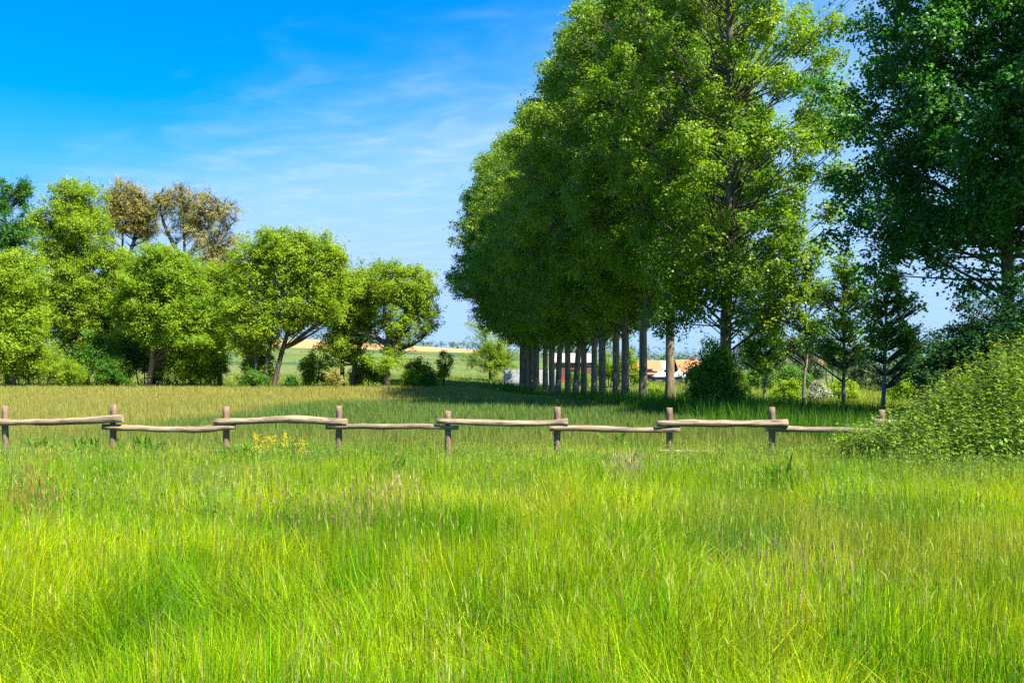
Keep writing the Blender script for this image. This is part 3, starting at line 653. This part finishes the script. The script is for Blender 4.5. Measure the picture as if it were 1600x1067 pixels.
# ---- under and right of the row
G_Y = 'young trees on the right with thin straight trunks'
bush('bush', 49.5, 1120, 518, 110, 'large round dark green bush around the foot of the nearest poplar', 61, 22000, M_sapling, ls=.11, group='bushes among the trees on the right', dens=34)
T('young_tree', 55, 1195, [[(1194, 632), (1195, 580), (1197, 520), (1197, 470)]],
  [(1196, 500, 24, 26), (1180, 540, 26, 26), (1215, 535, 26, 24), (1195, 565, 34, 20)],
  'lightest green young tree right of the round bush', 71, 3978, .13, M_sapling, M_barkg, group=G_Y, dens=75, soft=.5, flat=1.0, limb_r=.006, tr=.07, lump=.16, cover=(.1,1.2), up=.3, fill=False, aspect=.75)
T('young_tree', 51, 1257, [[(1256, 634), (1256, 590), (1262, 560), (1258, 480), (1260, 410)]],
  [(1262, 420, 24, 26), (1245, 455, 32, 26), (1278, 455, 30, 24), (1250, 500, 40, 24), (1275, 515, 34, 22), (1240, 540, 34, 18)],
  'young tree with a slightly crooked trunk left of the white blossoming bush', 72, 4641, .13, M_sapling, M_barkg, group=G_Y, dens=75, soft=.5, flat=1.0, limb_r=.006, tr=.075, lump=.16, cover=(.1,1.2), up=.3, fill=False, aspect=.75)
T('young_tree', 48, 1318, [[(1318, 640), (1319, 570), (1319, 480), (1320, 395)]],
  [(1320, 420, 30, 30), (1300, 465, 32, 26), (1342, 460, 30, 26), (1318, 505, 46, 26), (1295, 545, 34, 22), (1345, 545, 34, 22), (1318, 570, 30, 16, 0, .5)],
  'tallest young tree with a straight trunk standing in front of the brownish bush', 73, 6188, .13, M_sapling, M_barkg, group=G_Y, dens=75, soft=.5, flat=1.0, limb_r=.006, tr=.085, lump=.16, cover=(.1,1.2), up=.3, fill=False, aspect=.75)
T('young_tree', 43, 1381, [[(1378, 650), (1382, 580), (1384, 500), (1388, 420)]],
  [(1390, 440, 30, 26), (1370, 480, 32, 26), (1410, 475, 34, 24), (1385, 520, 44, 26), (1420, 530, 30, 26), (1370, 560, 30, 18, 0, .6), (1412, 575, 24, 18, 0, .6)],
  'darkest young tree nearest to the right hand thicket', 74, 5304, .13, M_sapling, M_barkg, group=G_Y, dens=75, soft=.5, flat=1.0, limb_r=.006, tr=.085, lump=.16, cover=(.1,1.2), up=.3, fill=False, aspect=.75)
G_BR = 'bushes among the trees on the right'
bush('bush', 76, 1277, 590, 36, 'bush covered in white blossom between two young trees', 75, 3400, M_blossom, group=G_BR, ls=.12, cat='bush')
bush('bush', 78, 1318, 588, 56, 'brownish green round bush behind the tallest young tree', 76, 5200, M_willow, group=G_BR, ls=.14)
bush('bush', 62, 1232, 585, 60, 'light green bush behind the crooked young trunk', 77, 4000, M_willow, group=G_BR, ls=.13, dens=12)
bush('bush', 75, 1418, 575, 60, 'yellow green bush beside the dark thicket', 78, 5000, M_bright, group=G_BR, ls=.14)
# far wood behind the right meadow
G_FW = 'trees far off behind the right hand meadow'
fw = [(1168, 140, 515, 60, M_grey, 'grey green tree top over the round bush'), (1215, 135, 508, 66, M_grey, 'tall grey green tree behind the lightest young tree'),
      (1262, 128, 540, 60, M_grey, 'grey green willow below the orange roof'), (1300, 150, 505, 80, M_young, 'green tree behind the tallest young tree'),
      (1352, 120, 545, 76, M_grey, 'pale grey green round willow between the two right young trees'), (1392, 112, 560, 60, M_grey, 'grey green bush behind the darkest young tree'),
      (1430, 125, 520, 90, M_young, 'green tree standing at the edge of the dark thicket'), (1240, 118, 568, 60, M_young, 'low green bush under the orange roof'),
      (1190, 125, 560, 50, M_young, 'low green bush behind the lightest young trunk'), (1510, 130, 500, 100, M_young, 'green tree far behind the dark thicket')]
for k, (px, d, pyt, w_, m_, lb) in enumerate(fw):
    bush('tree', d, px, pyt, w_, lb, 80 + k, 9000, m_, cat='tree', ls=.2, group=G_FW, dens=22)
# trees round the farm
G_FT = 'trees round the farm behind the poplars'
bush('tree', 150, 985, 538, 46, 'lime green tree left of the orange roofed house', 95, 9000, M_bright, cat='tree', ls=.2, group=G_FT, dens=20)
bush('tree', 152, 950, 545, 44, 'lime green tree between the brick barn and the orange roofed house', 96, 8000, M_bright, cat='tree', ls=.2, group=G_FT, dens=20)
bush('tree', 158, 905, 578, 40, 'low green bush in front of the brick barn', 97, 5000, M_bright, cat='bush', ls=.2, group=G_FT)
bush('tree', 230, 1040, 552, 34, 'dark green tree behind the orange roof', 98, 4000, M_young, cat='tree', ls=.3, group=G_FT)
bush('tree', 225, 1064, 556, 30, 'dark tree right of the pale poplar trunk above the tent', 99, 4000, M_young, cat='tree', ls=.3, group=G_FT)
bush('bush', 90, 1022, 598, 60, 'low rough bush in front of the stone shed', 100, 5000, M_willow, ls=.15, group=G_FT)
# hedge on the ridge: far-off wood that reads as one mass
rg = np.random.default_rng(5)
n = 90; hx = np.concatenate([np.linspace(-95, -6, n), np.linspace(10, 190, 110)]); hy = 402 + rg.normal(0, 3, len(hx)); lr = rg.uniform(1.2, 2.4, len(hx)) * np.where(hx > 10, 1.9, 1)
LC = np.column_stack([hx, hy, height(hx, hy) + lr * rg.uniform(.5, 1.1, len(hx))])
V, Q, Tn = lump_leaves(LC, lr, 26000, .5, rg, flat=.9)
tag(link('ridge_wood', quad_mesh('ridge_wood', V, Q, M_grey, tint=Tn)), 'distant dark green wood along the top of the hill', 'wood', kind='stuff')
# the dark thicket on the right behind the fence
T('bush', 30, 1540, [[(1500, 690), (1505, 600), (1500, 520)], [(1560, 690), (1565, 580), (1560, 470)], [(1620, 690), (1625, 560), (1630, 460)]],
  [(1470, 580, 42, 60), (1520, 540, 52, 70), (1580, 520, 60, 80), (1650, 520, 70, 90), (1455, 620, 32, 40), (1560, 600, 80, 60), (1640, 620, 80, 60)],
  'big dark shaded thicket behind the leafy bramble mound on the right', 101, 75000, .09, M_thicket_shade, cat='bush', group=G_BR, dens=30, tr=.09, lump=.3, flat=.9)

# ------------------------------------------------------------------ weeds by the fence
def herb_mesh(xs, ys, hs, rg, leaf=.075, pitch=.075, spread=.12, fan=False, start=.12, lw=.42, pair=2, topy=.5, tintc=.5):
    """upright stems with pairs of drooping pointed leaves"""
    Vs, Qs, Ts, off = [], [], [], 0
    SV, SQ, so_ = [], [], 0
    n = len(xs); P0 = np.stack([xs, ys, height(xs, ys)], -1)
    if fan: P0 = np.repeat(P0.mean(0, keepdims=True), n, 0)
    leanv = np.stack([rg.normal(0, spread, n), rg.normal(0, spread, n), np.ones(n)], -1) * hs[:, None]
    if fan: leanv[:, 0] = xs - P0[:, 0]; leanv[:, 1] = ys - P0[:, 1]
    if fan: P0 = P0 - np.array([0, 0, .0])
    sv, sq = limbs(P0, P0 + leanv, np.full(n, .005), .002, rg, sag=0, rings=4, sides=3)
    ph = rg.random(n); jit = rg.uniform(.75, 1.3, n)
    for k in range(int(np.ceil(hs.max() / pitch * 1.35))):
        z = start + (k + ph) * pitch * jit
        t = z / hs; ok = t < 1.02
        if not ok.any(): continue
        for s in range(pair):
            a = rg.uniform(-.4, .4, n) + k * 1.57 + s * 2 * np.pi / pair
            d = np.stack([np.cos(a), np.sin(a), 0 * a], -1)
            l = leaf * rg.uniform(.7, 1.25, n) * np.clip(1.25 - t * .65, .45, 1.2)
            A = unit(d + np.array([0, 0, 1.]) * rg.normal(-.15, .25, n)[:, None] + np.array([0, 0, .5]) * np.clip(t - .75, 0, 1)[:, None] * 3)
            c = P0 + leanv * np.clip(t, 0, 1)[:, None] + A * (l * .62)[:, None]
            side = unit(np.cross(A, np.array([0, 0, 1.]))); nn = np.cross(side, A)
            v0 = c - A * (l * .5)[:, None]; v2 = c + A * (l * .5)[:, None] - np.array([0, 0, .18]) * l[:, None]
            v1 = c + side * (l * lw * .5)[:, None] - A * (l * .1)[:, None] - np.array([0, 0, .08]) * l[:, None]
            v3 = c - side * (l * lw * .5)[:, None] - A * (l * .1)[:, None] - np.array([0, 0, .08]) * l[:, None]
            q = np.stack([v0, v1, v2, v3], 1)[ok].reshape(-1, 3); Vs.append(q)
            tt = np.clip(tintc + .35 * (t - .5) + rg.normal(0, .2, n), 0, 1)[ok]; Ts.append(np.repeat(tt, 4))
    V = np.concatenate(Vs); Qv = np.arange(len(V)).reshape(-1, 4)
    return (sv, sq), (V, Qv, np.concatenate(Ts))
def herb(name, xs, ys, hs, label, cat, seed, mat=None, group=None, **kw):
    rg = np.random.default_rng(seed); st, lf = herb_mesh(xs, ys, hs, rg, **kw)
    r = empty(name, (0, 0, 0)); bx, by = float(np.mean(xs)), float(np.mean(ys)); b = np.array([bx, by, hz(bx, by)])
    r.location = b; tag(r, label, cat, group)
    link('stem', quad_mesh('stem', st[0] - b, st[1], M_herbstem, smooth=True), r)
    if name == 'nettle_patch': r['kind'] = 'stuff'
    link('foliage', quad_mesh('foliage', lf[0] - b, lf[1], mat or M_nettle, tint=lf[2]), r)
    return r
M_herbstem = rough_mat('herb_stem', (0.08, 0.13, 0.02), (0.16, 0.15, 0.05), (6, 6, 6), 0.2)
rg = np.random.default_rng(61)
xs = rg.uniform(6.7, 13.5, 3600); ys = rg.uniform(16.8, 21.2, 3600)
Hm = np.interp(xs * 19 / ys, [5.6, 6.4, 7.2, 7.7, 8.3, 9.0, 9.9, 11.5, 13.5], [.55, .85, 1.0, 1.35, 1.75, 2.0, 2.3, 2.5, 2.3])
Hm = Hm * np.clip(.55 + .45 * sstep(16.8, 19.0, ys), 0, 1) * rg.uniform(.74, 1.08, 3600) * 1.16 * (.76 + .46 * fbm(xs, ys * 1.3, 1.3)) * np.where(rg.random(3600) < .06, 1.13, 1)
herb('bramble_mound', xs, ys, np.maximum(Hm, .3), 'tall leafy light green nettle mound at the right edge by the fence end', 'thicket', 62, group='weeds along the fence', leaf=.135, pitch=.095, lw=.5, tintc=.68)
xs = rg.uniform(6.4, 13.0, 900); ys = 15.2 + 2.4 * rg.random(900) ** .7 + .8 * (vnoise(xs, xs * 0, 1.1) - .5)
herb('nettle_patch', xs, ys, rg.uniform(.28, .8, 900) * (.5 + fbm(xs, ys, .8)), 'low mixed weeds at the front foot of the tall leafy mound', 'weeds', 65, group='weeds along the fence', leaf=.085, pitch=.075, tintc=.35)
xs = rg.uniform(3.9, 7.2, 520); ys = rg.uniform(17.0, 21.4, 520)
herb('nettle_patch', xs, ys, rg.uniform(.25, .6, 520) * (.7 + .12 * (xs - 3.9)), 'low dark weeds under the lower rail left of the tall leafy mound', 'weeds', 63, group='weeds along the fence', leaf=.085, pitch=.08, tintc=.25)
xs = rg.normal(-11.2, .8, 300); ys = rg.uniform(19.0, 21.5, 300)
herb('nettle_patch', xs, ys, rg.uniform(.45, .95, 300) * np.clip(1.2 - np.abs(xs + 11.4) * .3, .4, 1), 'weeds around the leftmost fence post', 'weeds', 64, group='weeds along the fence', leaf=.08, pitch=.075, tintc=.2)
rg = np.random.default_rng(77)
xs, ys = scatter(9.5, 22.5, 9000, 1.2); w_ = fbm(xs * 1.2 + 11, ys, 1.6) + .16 * sstep(16, 21, ys) * (1 + .8 * (xs < -3)); k_ = w_ > .62; xs, ys = xs[k_], ys[k_]
r = herb('meadow_weeds', xs, ys, rg.uniform(.42, .70, len(xs)) * (.75 + .55 * fbm(xs, ys, .7)), 'patches of low broad leaved weeds growing in the meadow grass', 'weeds', 78, mat=M_nettle, leaf=.095, pitch=.075, tintc=.22)
r['kind'] = 'stuff'
def dock(px, py, n, label, seed, s=1.0):
    rg = np.random.default_rng(seed); y = (EYE + .33 - .12) * F / (py - HZ); x = wx(px, y)
    az = rg.uniform(0, 6.28, n); P = np.stack([x + rg.normal(0, .16 * s, n), y + rg.normal(0, .12 * s, n), np.full(n, 0.)], -1)
    P[:, 2] = height(P[:, 0], P[:, 1]); b = np.array([x, y, hz(x, y)])
    V, Q, C = blades(P - b, rg.uniform(.5, .85, n) * s, rg.uniform(.07, .12, n) * s, rg.uniform(.25, .9, n), az, np.broadcast_to((.06, .17, .012), (n, 3)) * rg.uniform(.6, 1.5, (n, 1)), 4, twist=np.zeros(n), bulge=1.1)
    o = link('dock_plant', quad_mesh('dock_plant', V, Q, M_grass, col=C), loc=b)
    tag(o, label, 'plant', 'broad leaved dock plants in the grass by the fence')
for k, (px, py, n, lb) in enumerate([(62, 712, 40, 'broad leaved plant left of the second fence post'), (112, 716, 46, 'largest broad leaved plant just left of the second fence post'),
        (148, 722, 34, 'broad leaved plant at the foot of the second fence post'), (228, 712, 36, 'broad leaved plant under the lowest rail right of the second post'),
        (375, 728, 44, 'dark broad leaved plant at the foot of the third post'), (450, 720, 40, 'broad leaved plant under the yellow flowers'),
        (962, 700, 26, 'small bright leafy plant under the rail right of the middle'), (610, 760, 44, 'yellow green tuft in the grass near the pink seed heads'),
        (975, 790, 36, 'dark green leafy tuft in the middle of the meadow'), (1215, 800, 30, 'dark green tuft in the right half of the meadow')]):
    dock(px, py, n, lb, 200 + k)
# yellow flowering plants between third and fourth post
for k, (px, lb) in enumerate([(402, 'leftmost yellow flowering plant right of the third fence post'), (420, 'fullest yellow flowering plant under the raised rail'), (436, 'yellow flowering plant just right of the fullest one'),
                              (452, 'yellow flowering plant with a single tall spike'), (472, 'rightmost sparse yellow flowering plant before the fourth post')]):
    rg = np.random.default_rng(300 + k); y = 20.2 + rg.uniform(-.4, .4); x = wx(px, y); n = 12 if k < 3 else 6
    xs = x + rg.normal(0, .07, n); ys = y + rg.normal(0, .1, n); hs = rg.uniform(.52, .80, n) * (1.12 if k == 3 else 1)
    r = herb('mustard_plant', xs, ys, hs, lb, 'flower', 310 + k, group='yellow flowering plants by the fence', leaf=.07, pitch=.09, fan=True)
    b = np.array(r.location); C = []
    for a_, b_, h_ in zip(xs, ys, hs):
        m = 18; C.append(np.stack([a_ + rg.normal(0, .018, m), b_ + rg.normal(0, .018, m), hz(a_, b_) + h_ * 1.0 + rg.uniform(-.10, .07, m)], -1))
    C = np.concatenate(C) - b; nn = unit(rg.normal(0, 1, C.shape) + np.array([0, 0, .6])); L = rg.uniform(.02, .03, len(C))
    V, Q = leaf_quads(C, nn, L, L * .8, rg)
    link('blossom', quad_mesh('blossom', V, Q, M_yellow, tint=np.repeat(rg.random(len(C)), 4)), r)

# ------------------------------------------------------------------ fence
FD = 22.0
fence = empty('rail_fence', (0, FD, hz(0, FD))); tag(fence, 'rustic round pole fence with staggered rails crossing the meadow', 'fence')
fb = np.array(fence.location)
def capped(pts, rad, sides, wob, rg):
    """closed round timber with sawn ends"""
    V, Q = tube_path(pts, rad, sides, 0, rg); k = len(pts)
    th = np.tile(np.arange(sides), k); lob = 1 + wob * np.sin(th * 6.283 * 2 / sides + rg.uniform(0, 6))
    ctr = np.repeat(np.asarray(pts, float), sides, 0); V = ctr + (V - ctr) * lob[:, None]
    faces = [tuple(int(a) for a in q) for q in Q] + [tuple(range(sides))[::-1], tuple(range((k - 1) * sides, k * sides))]
    me = bpy.data.meshes.new('timber'); me.from_pydata([tuple(v) for v in V], [], faces)
    me.polygons.foreach_set('use_smooth', [True] * len(Q) + [False, False])
    return me, len(Q)
def add_timber(name, pts, rad, mat, seed, sides=14, wob=.05, knots=0):
    rg = np.random.default_rng(seed); me, nq = capped(np.array(pts) - fb, rad, sides, wob, rg)
    me.materials.append(mat); me.materials.append(M_cut)
    for f in me.polygons[nq:]: f.material_index = 1
    me.update(); return link(name, me, fence)
posts = [(9, 634), (177, 632), (354.5, 635), (529, 634), (699.5, 642), (871, 636), (1046, 637), (1206, 636), (1379, 640), (1556, 638)]
for k, (px, pt) in enumerate(posts):
    x = wx(px, FD); zt = wz(pt, FD); z0 = hz(x, FD) - .3; rg = np.random.default_rng(400 + k)
    zz = np.linspace(z0, zt, 12); dx = np.cumsum(rg.normal(0, .003, 12)); r = .073 * (1 + rg.normal(0, .02, 12)); r[-1] *= .93
    add_timber('post', np.column_stack([x + dx, np.full(12, FD), zz]), r, M_post, 400 + k, wob=.03)
s_ = FD / F
rails = [(-60, 196, [657, 659, 659, 657, 653], 5.2, 0), (163, 370, [666, 668, 671, 670, 666], 4.6, 1), (338, 544, [659, 657, 655, 656, 659], 5.6, 0), (511, 717, [666, 666, 665, 665.5, 668], 4.4, 1),
         (683, 887, [657, 658.5, 660.5, 661, 659], 4.8, 0), (858, 1061, [669, 669, 670, 671.5, 670], 4.3, 1), (1025, 1227, [661, 661, 661.5, 661, 661.5], 5.6, 0), (1196, 1404, [669, 670, 671, 673, 672], 4.6, 1),
         (1362, 1580, [660, 661, 661, 662, 662], 5.2, 0),
         (334, 500, [704, 705, 705, 705.5, 706], 3.2, 1), (1028, 1112, [704.5, 705, 705, 705, 705.5], 3.2, 1)]
for k, (xa, xb, yy, hw, low) in enumerate(rails):
    rg = np.random.default_rng(500 + k); t = np.linspace(0, 1, 22); px = xa + (xb - xa) * t
    y5 = np.interp(t, np.linspace(0, 1, 5), yy); y5 = np.convolve(np.pad(y5, 2, mode='edge'), np.ones(5) / 5, 'valid')
    yd = FD - .073 - hw * s_ * .9 + (0.012 if low else 0)
    r = hw * s_ * (1 + .07 * np.sin(t * 9 + k) + rg.normal(0, .03, 22)) * (1.06 - .12 * t if k % 2 else .94 + .12 * t)
    for kn in rg.uniform(.1, .9, 3): r = r * (1 + .12 * np.exp(-((t - kn) / .015) ** 2))
    r = r * (1 + .06 * np.interp(t, np.linspace(0, 1, 9), rg.normal(0, 1, 9))); y5 = y5 + np.interp(t, np.linspace(0, 1, 8), rg.normal(0, .45, 8))
    d_ = np.full(22, yd) + .02 * np.sin(t * 5 + k)
    add_timber('rail', np.column_stack([wx(px, FD), d_, wz(y5, FD)]), r, M_wood, 500 + k, wob=.05)

# ------------------------------------------------------------------ farm buildings
def M_flat(name, c, c2=None, sc=(2, 2, 2), bump=.3, **kw): return rough_mat(name, c, c2 or tuple(v * .8 for v in c), sc, bump, **kw)
M_tile = M_flat('orange_roof_tile', (.55, .19, .075), (.42, .13, .055), (3, 8, 8))
M_white = M_flat('white_render', (.68, .66, .62), (.55, .53, .50))
M_brick = M_flat('brown_brick', (.17, .085, .055), (.11, .055, .04), (4, 4, 14))
M_barnroof = M_flat('pale_fibre_roof', (.46, .38, .33), (.38, .31, .27), (1, 6, 6))
M_conc = M_flat('grey_concrete', (.40, .41, .42), (.32, .33, .34))
M_dkglass = M_flat('dark_glass', (.03, .035, .04), (.02, .02, .03), rough=.2)
M_stone = M_flat('dark_grey_stone', (.13, .12, .115), (.07, .068, .065), (3, 3, 5))
M_red = M_flat('red_paint', (.55, .02, .03), (.45, .02, .03), rough=.5)
M_tent = M_flat('pale_tent_cloth', (.66, .72, .80), (.60, .66, .75))
def box_bm(x0, x1, y0, y1, z0, z1):
    V = [(x, y, z) for x in (x0, x1) for y in (y0, y1) for z in (z0, z1)]
    Fc = [(0, 1, 3, 2), (4, 6, 7, 5), (0, 4, 5, 1), (2, 3, 7, 6), (0, 2, 6, 4), (1, 5, 7, 3)]
    return V, Fc
def part(name, parent, boxes, mat, polys=None):
    V, Fc = [], []
    for b in boxes: v, f = box_bm(*b); Fc += [tuple(i + len(V) for i in q) for q in f]; V += v
    for v, f in (polys or []): Fc += [tuple(i + len(V) for i in q) for q in f]; V += v
    me = bpy.data.meshes.new(name); me.from_pydata(V, [], Fc); me.materials.append(mat); me.update()
    return link(name, me, parent)
def roof_poly(x0, x1, y0, y1, ze, zr, th=.18, hip=0., ov=.4):
    ym = (y0 + y1) / 2; a, b, c, d = x0 - ov, x1 + ov, y0 - ov, y1 + ov; V = []
    for dz in (0, -th):
        V += [(a, c, ze + dz), (b, c, ze + dz), (b, d, ze + dz), (a, d, ze + dz), (a + hip, ym, zr + dz), (b - hip, ym, zr + dz)]
    Fc = [(0, 1, 5, 4), (2, 3, 4, 5), (1, 2, 5), (3, 0, 4), (7, 6, 10, 11), (9, 8, 11, 10), (8, 7, 11), (6, 9, 10), (0, 6, 7, 1), (2, 8, 9, 3), (1, 7, 8, 2), (3, 9, 6, 0)]
    return V, Fc
def house(name, px0, px1, d, py_eave, py_ridge, depth, wallm, roofm, label, cat='house', hip=0, windows=(), door=None, chimney=None):
    x0, x1 = wx(px0, d), wx(px1, d); bz = hz((x0 + x1) / 2, d) - .3; w_ = x1 - x0
    r = empty(name, ((x0 + x1) / 2, d, bz)); tag(r, label, cat, 'farm buildings behind the poplars')
    ze = wz(py_eave, d) - bz; zr = wz(py_ridge, d + depth / 2) - bz
    part('wall', r, [(-w_ / 2, w_ / 2, 0, depth, 0, ze - .02)], wallm, [([(-w_ / 2, 0, ze - .02), (-w_ / 2, depth, ze - .02), (-w_ / 2, depth / 2, zr - .25), (w_ / 2, 0, ze - .02), (w_ / 2, depth, ze - .02), (w_ / 2, depth / 2, zr - .25)], [(0, 2, 1), (3, 4, 5), (0, 3, 5, 2), (1, 2, 5, 4)])] if hip == 0 else None)
    rf = part('roof', r, [], roofm, [roof_poly(-w_ / 2, w_ / 2, 0, depth, ze + .1, zr, hip=hip)])
    if chimney is not None: part('chimney', rf, [(chimney * w_, chimney * w_ + .6, depth / 2 - .3, depth / 2 + .3, zr - .5, zr + .7)], M_brick)
    for (u, zb, ww, hh) in windows:
        f = part('window', r, [(u * w_ - ww / 2, u * w_ + ww / 2, -.06, -.003, zb, zb + hh)], M_white)
        part('pane', f, [(u * w_ - ww / 2 + .08, u * w_ + ww / 2 - .08, -.075, -.062, zb + .08, zb + hh - .08)], M_dkglass)
    if door: part('door', r, [(door[0] * w_ - .5, door[0] * w_ + .5, -.06, -.003, .3, 2.4)], door[1])
    return r
house('farmhouse', 972, 1034, 180, 584.5, 563, 9, M_white, M_tile, 'low white house with an orange tiled roof behind the pale poplar trunk', windows=((.05, 1.0, 1.0, 1.1), (.33, 1.0, 1.0, 1.1), (-.3, 1.0, 1.0, 1.1)), door=(.2, M_dkglass), chimney=-.3)
house('farmhouse', 1064, 1096, 190, 583, 562, 9, M_brick, M_tile, 'orange roofed house end peeping out left of the round green bush', windows=((0, 1.2, 1.0, 1.1), (.3, 1.2, 1.0, 1.1)), chimney=.2)
house('farmhouse', 1240, 1292, 200, 574, 561, 9, M_brick, M_tile, 'orange roof seen between the young trees over the grey green willows', windows=((-.2, 1.2, 1.2, 1.1), (.25, 1.2, 1.2, 1.1)), chimney=.3)
house('white_barn', 1024, 1052, 198, 578, 563, 10, M_white, M_conc, 'pale grey roofed barn right behind the orange tiled house', cat='barn', windows=((.1, 1.2, 1.0, .8),))
house('brick_barn', 868, 926, 172, 566, 552, 10, M_brick, M_barnroof, 'brown brick barn with a pale roof behind the poplar trunks', cat='barn', windows=((.42, 3.1, .9, .8), (-.2, 3.0, .9, .8)), door=(-.02, M_dkglass))
# stone shed
x0, x1 = wx(1024, 168), wx(1066, 168); bz = hz((x0 + x1) / 2, 168) - .2
r = empty('stone_shed', ((x0 + x1) / 2, 168, bz)); tag(r, 'dark grey stone shed under the pale tent beside the sunlit poplar', 'shed', 'farm buildings behind the poplars')
hh = wz(589, 168) - bz; part('wall', r, [(-(x1 - x0) / 2, (x1 - x0) / 2, 0, 4, 0, hh)], M_stone); part('roof', r, [(-(x1 - x0) / 2 - .2, (x1 - x0) / 2 + .2, -.2, 4.2, hh + .003, hh + .15)], M_conc)
part('door', r, [(-.9, 0, -.05, -.003, .1, hh * .85)], M_dkglass)
# tents
for k, (pa, pb, pt, lb) in enumerate([(1021, 1048, 579, 'pale blue tent roof left of the sunlit poplar trunk'), (1049, 1072, 578, 'pale blue tent roof right of the sunlit poplar trunk')]):
    d = 174; x0, x1 = wx(pa, d), wx(pb, d); c = (x0 + x1) / 2; bz = hz(c, d); hw = (x1 - x0) / 2; ze = wz(588, d) - bz; zr = wz(pt, d) - bz
    r = empty('party_tent', (c, d, bz)); tag(r, lb, 'tent', 'pale tents at the farm')
    V = [(-hw, -2, ze), (hw, -2, ze), (hw, 2, ze), (-hw, 2, ze), (0, 0, zr), (-hw, -2, ze - .3), (hw, -2, ze - .3), (hw, 2, ze - .3), (-hw, 2, ze - .3)]
    part('canopy', r, [], M_tent, [(V, [(0, 1, 4), (1, 2, 4), (2, 3, 4), (3, 0, 4), (0, 5, 6, 1), (1, 6, 7, 2), (2, 7, 8, 3), (3, 8, 5, 0)])])
    for sx in (-1, 1):
        for sy in (-1, 1): part('pole', r, [(sx * (hw - .06) - .04, sx * (hw - .06) + .04, sy * 1.94 - .04, sy * 1.94 + .04, 0, ze - .01)], M_conc)
# concrete panel wall
d = 158; x0, x1 = wx(788, d), wx(870, d); bz = hz((x0 + x1) / 2, d) - .2
r = empty('panel_wall', ((x0 + x1) / 2, d, bz)); tag(r, 'pale grey concrete panel wall behind the left end of the poplar row', 'wall')
zt = wz(577, d) - bz; zb = wz(601, d) - bz; nrow = 5; W2 = (x1 - x0) / 2
for q in range(4): part('panel', r, [(-W2 + q * W2 / 2 + .06, -W2 + (q + 1) * W2 / 2 - .06, 0, .08, zt * j / nrow + .015, zt * (j + 1) / nrow - .015) for j in range(nrow)], M_conc)
for q in range(5): part('post', r, [(-W2 + q * W2 / 2 - .06, -W2 + q * W2 / 2 + .06, -.03, .12, 0, zt + .05)], M_conc)
# red sign
d = 170; c = wx(877.5, d); bz = hz(c, d); zc_ = wz(594, d) - bz
r = empty('round_sign', (c, d, bz)); tag(r, 'red round sign in front of the brick barn between two poplar trunks', 'sign')
th = np.linspace(0, 6.283, 24, endpoint=False); V = [(.36 * math.cos(a), y_, zc_ + .6 * math.sin(a)) for y_ in (0, .04) for a in th]
part('plate', r, [], M_red, [(V, [tuple(range(24)), tuple(range(47, 23, -1))] + [(i, (i + 1) % 24 + 0, (i + 1) % 24 + 24, i + 24) for i in range(24)])])
part('post', r, [(-.04, .04, .05, .12, 0, zc_)], M_conc)
# small tree stump in the shade under the young trees
bx, by = wx(1233, 46), 46.;
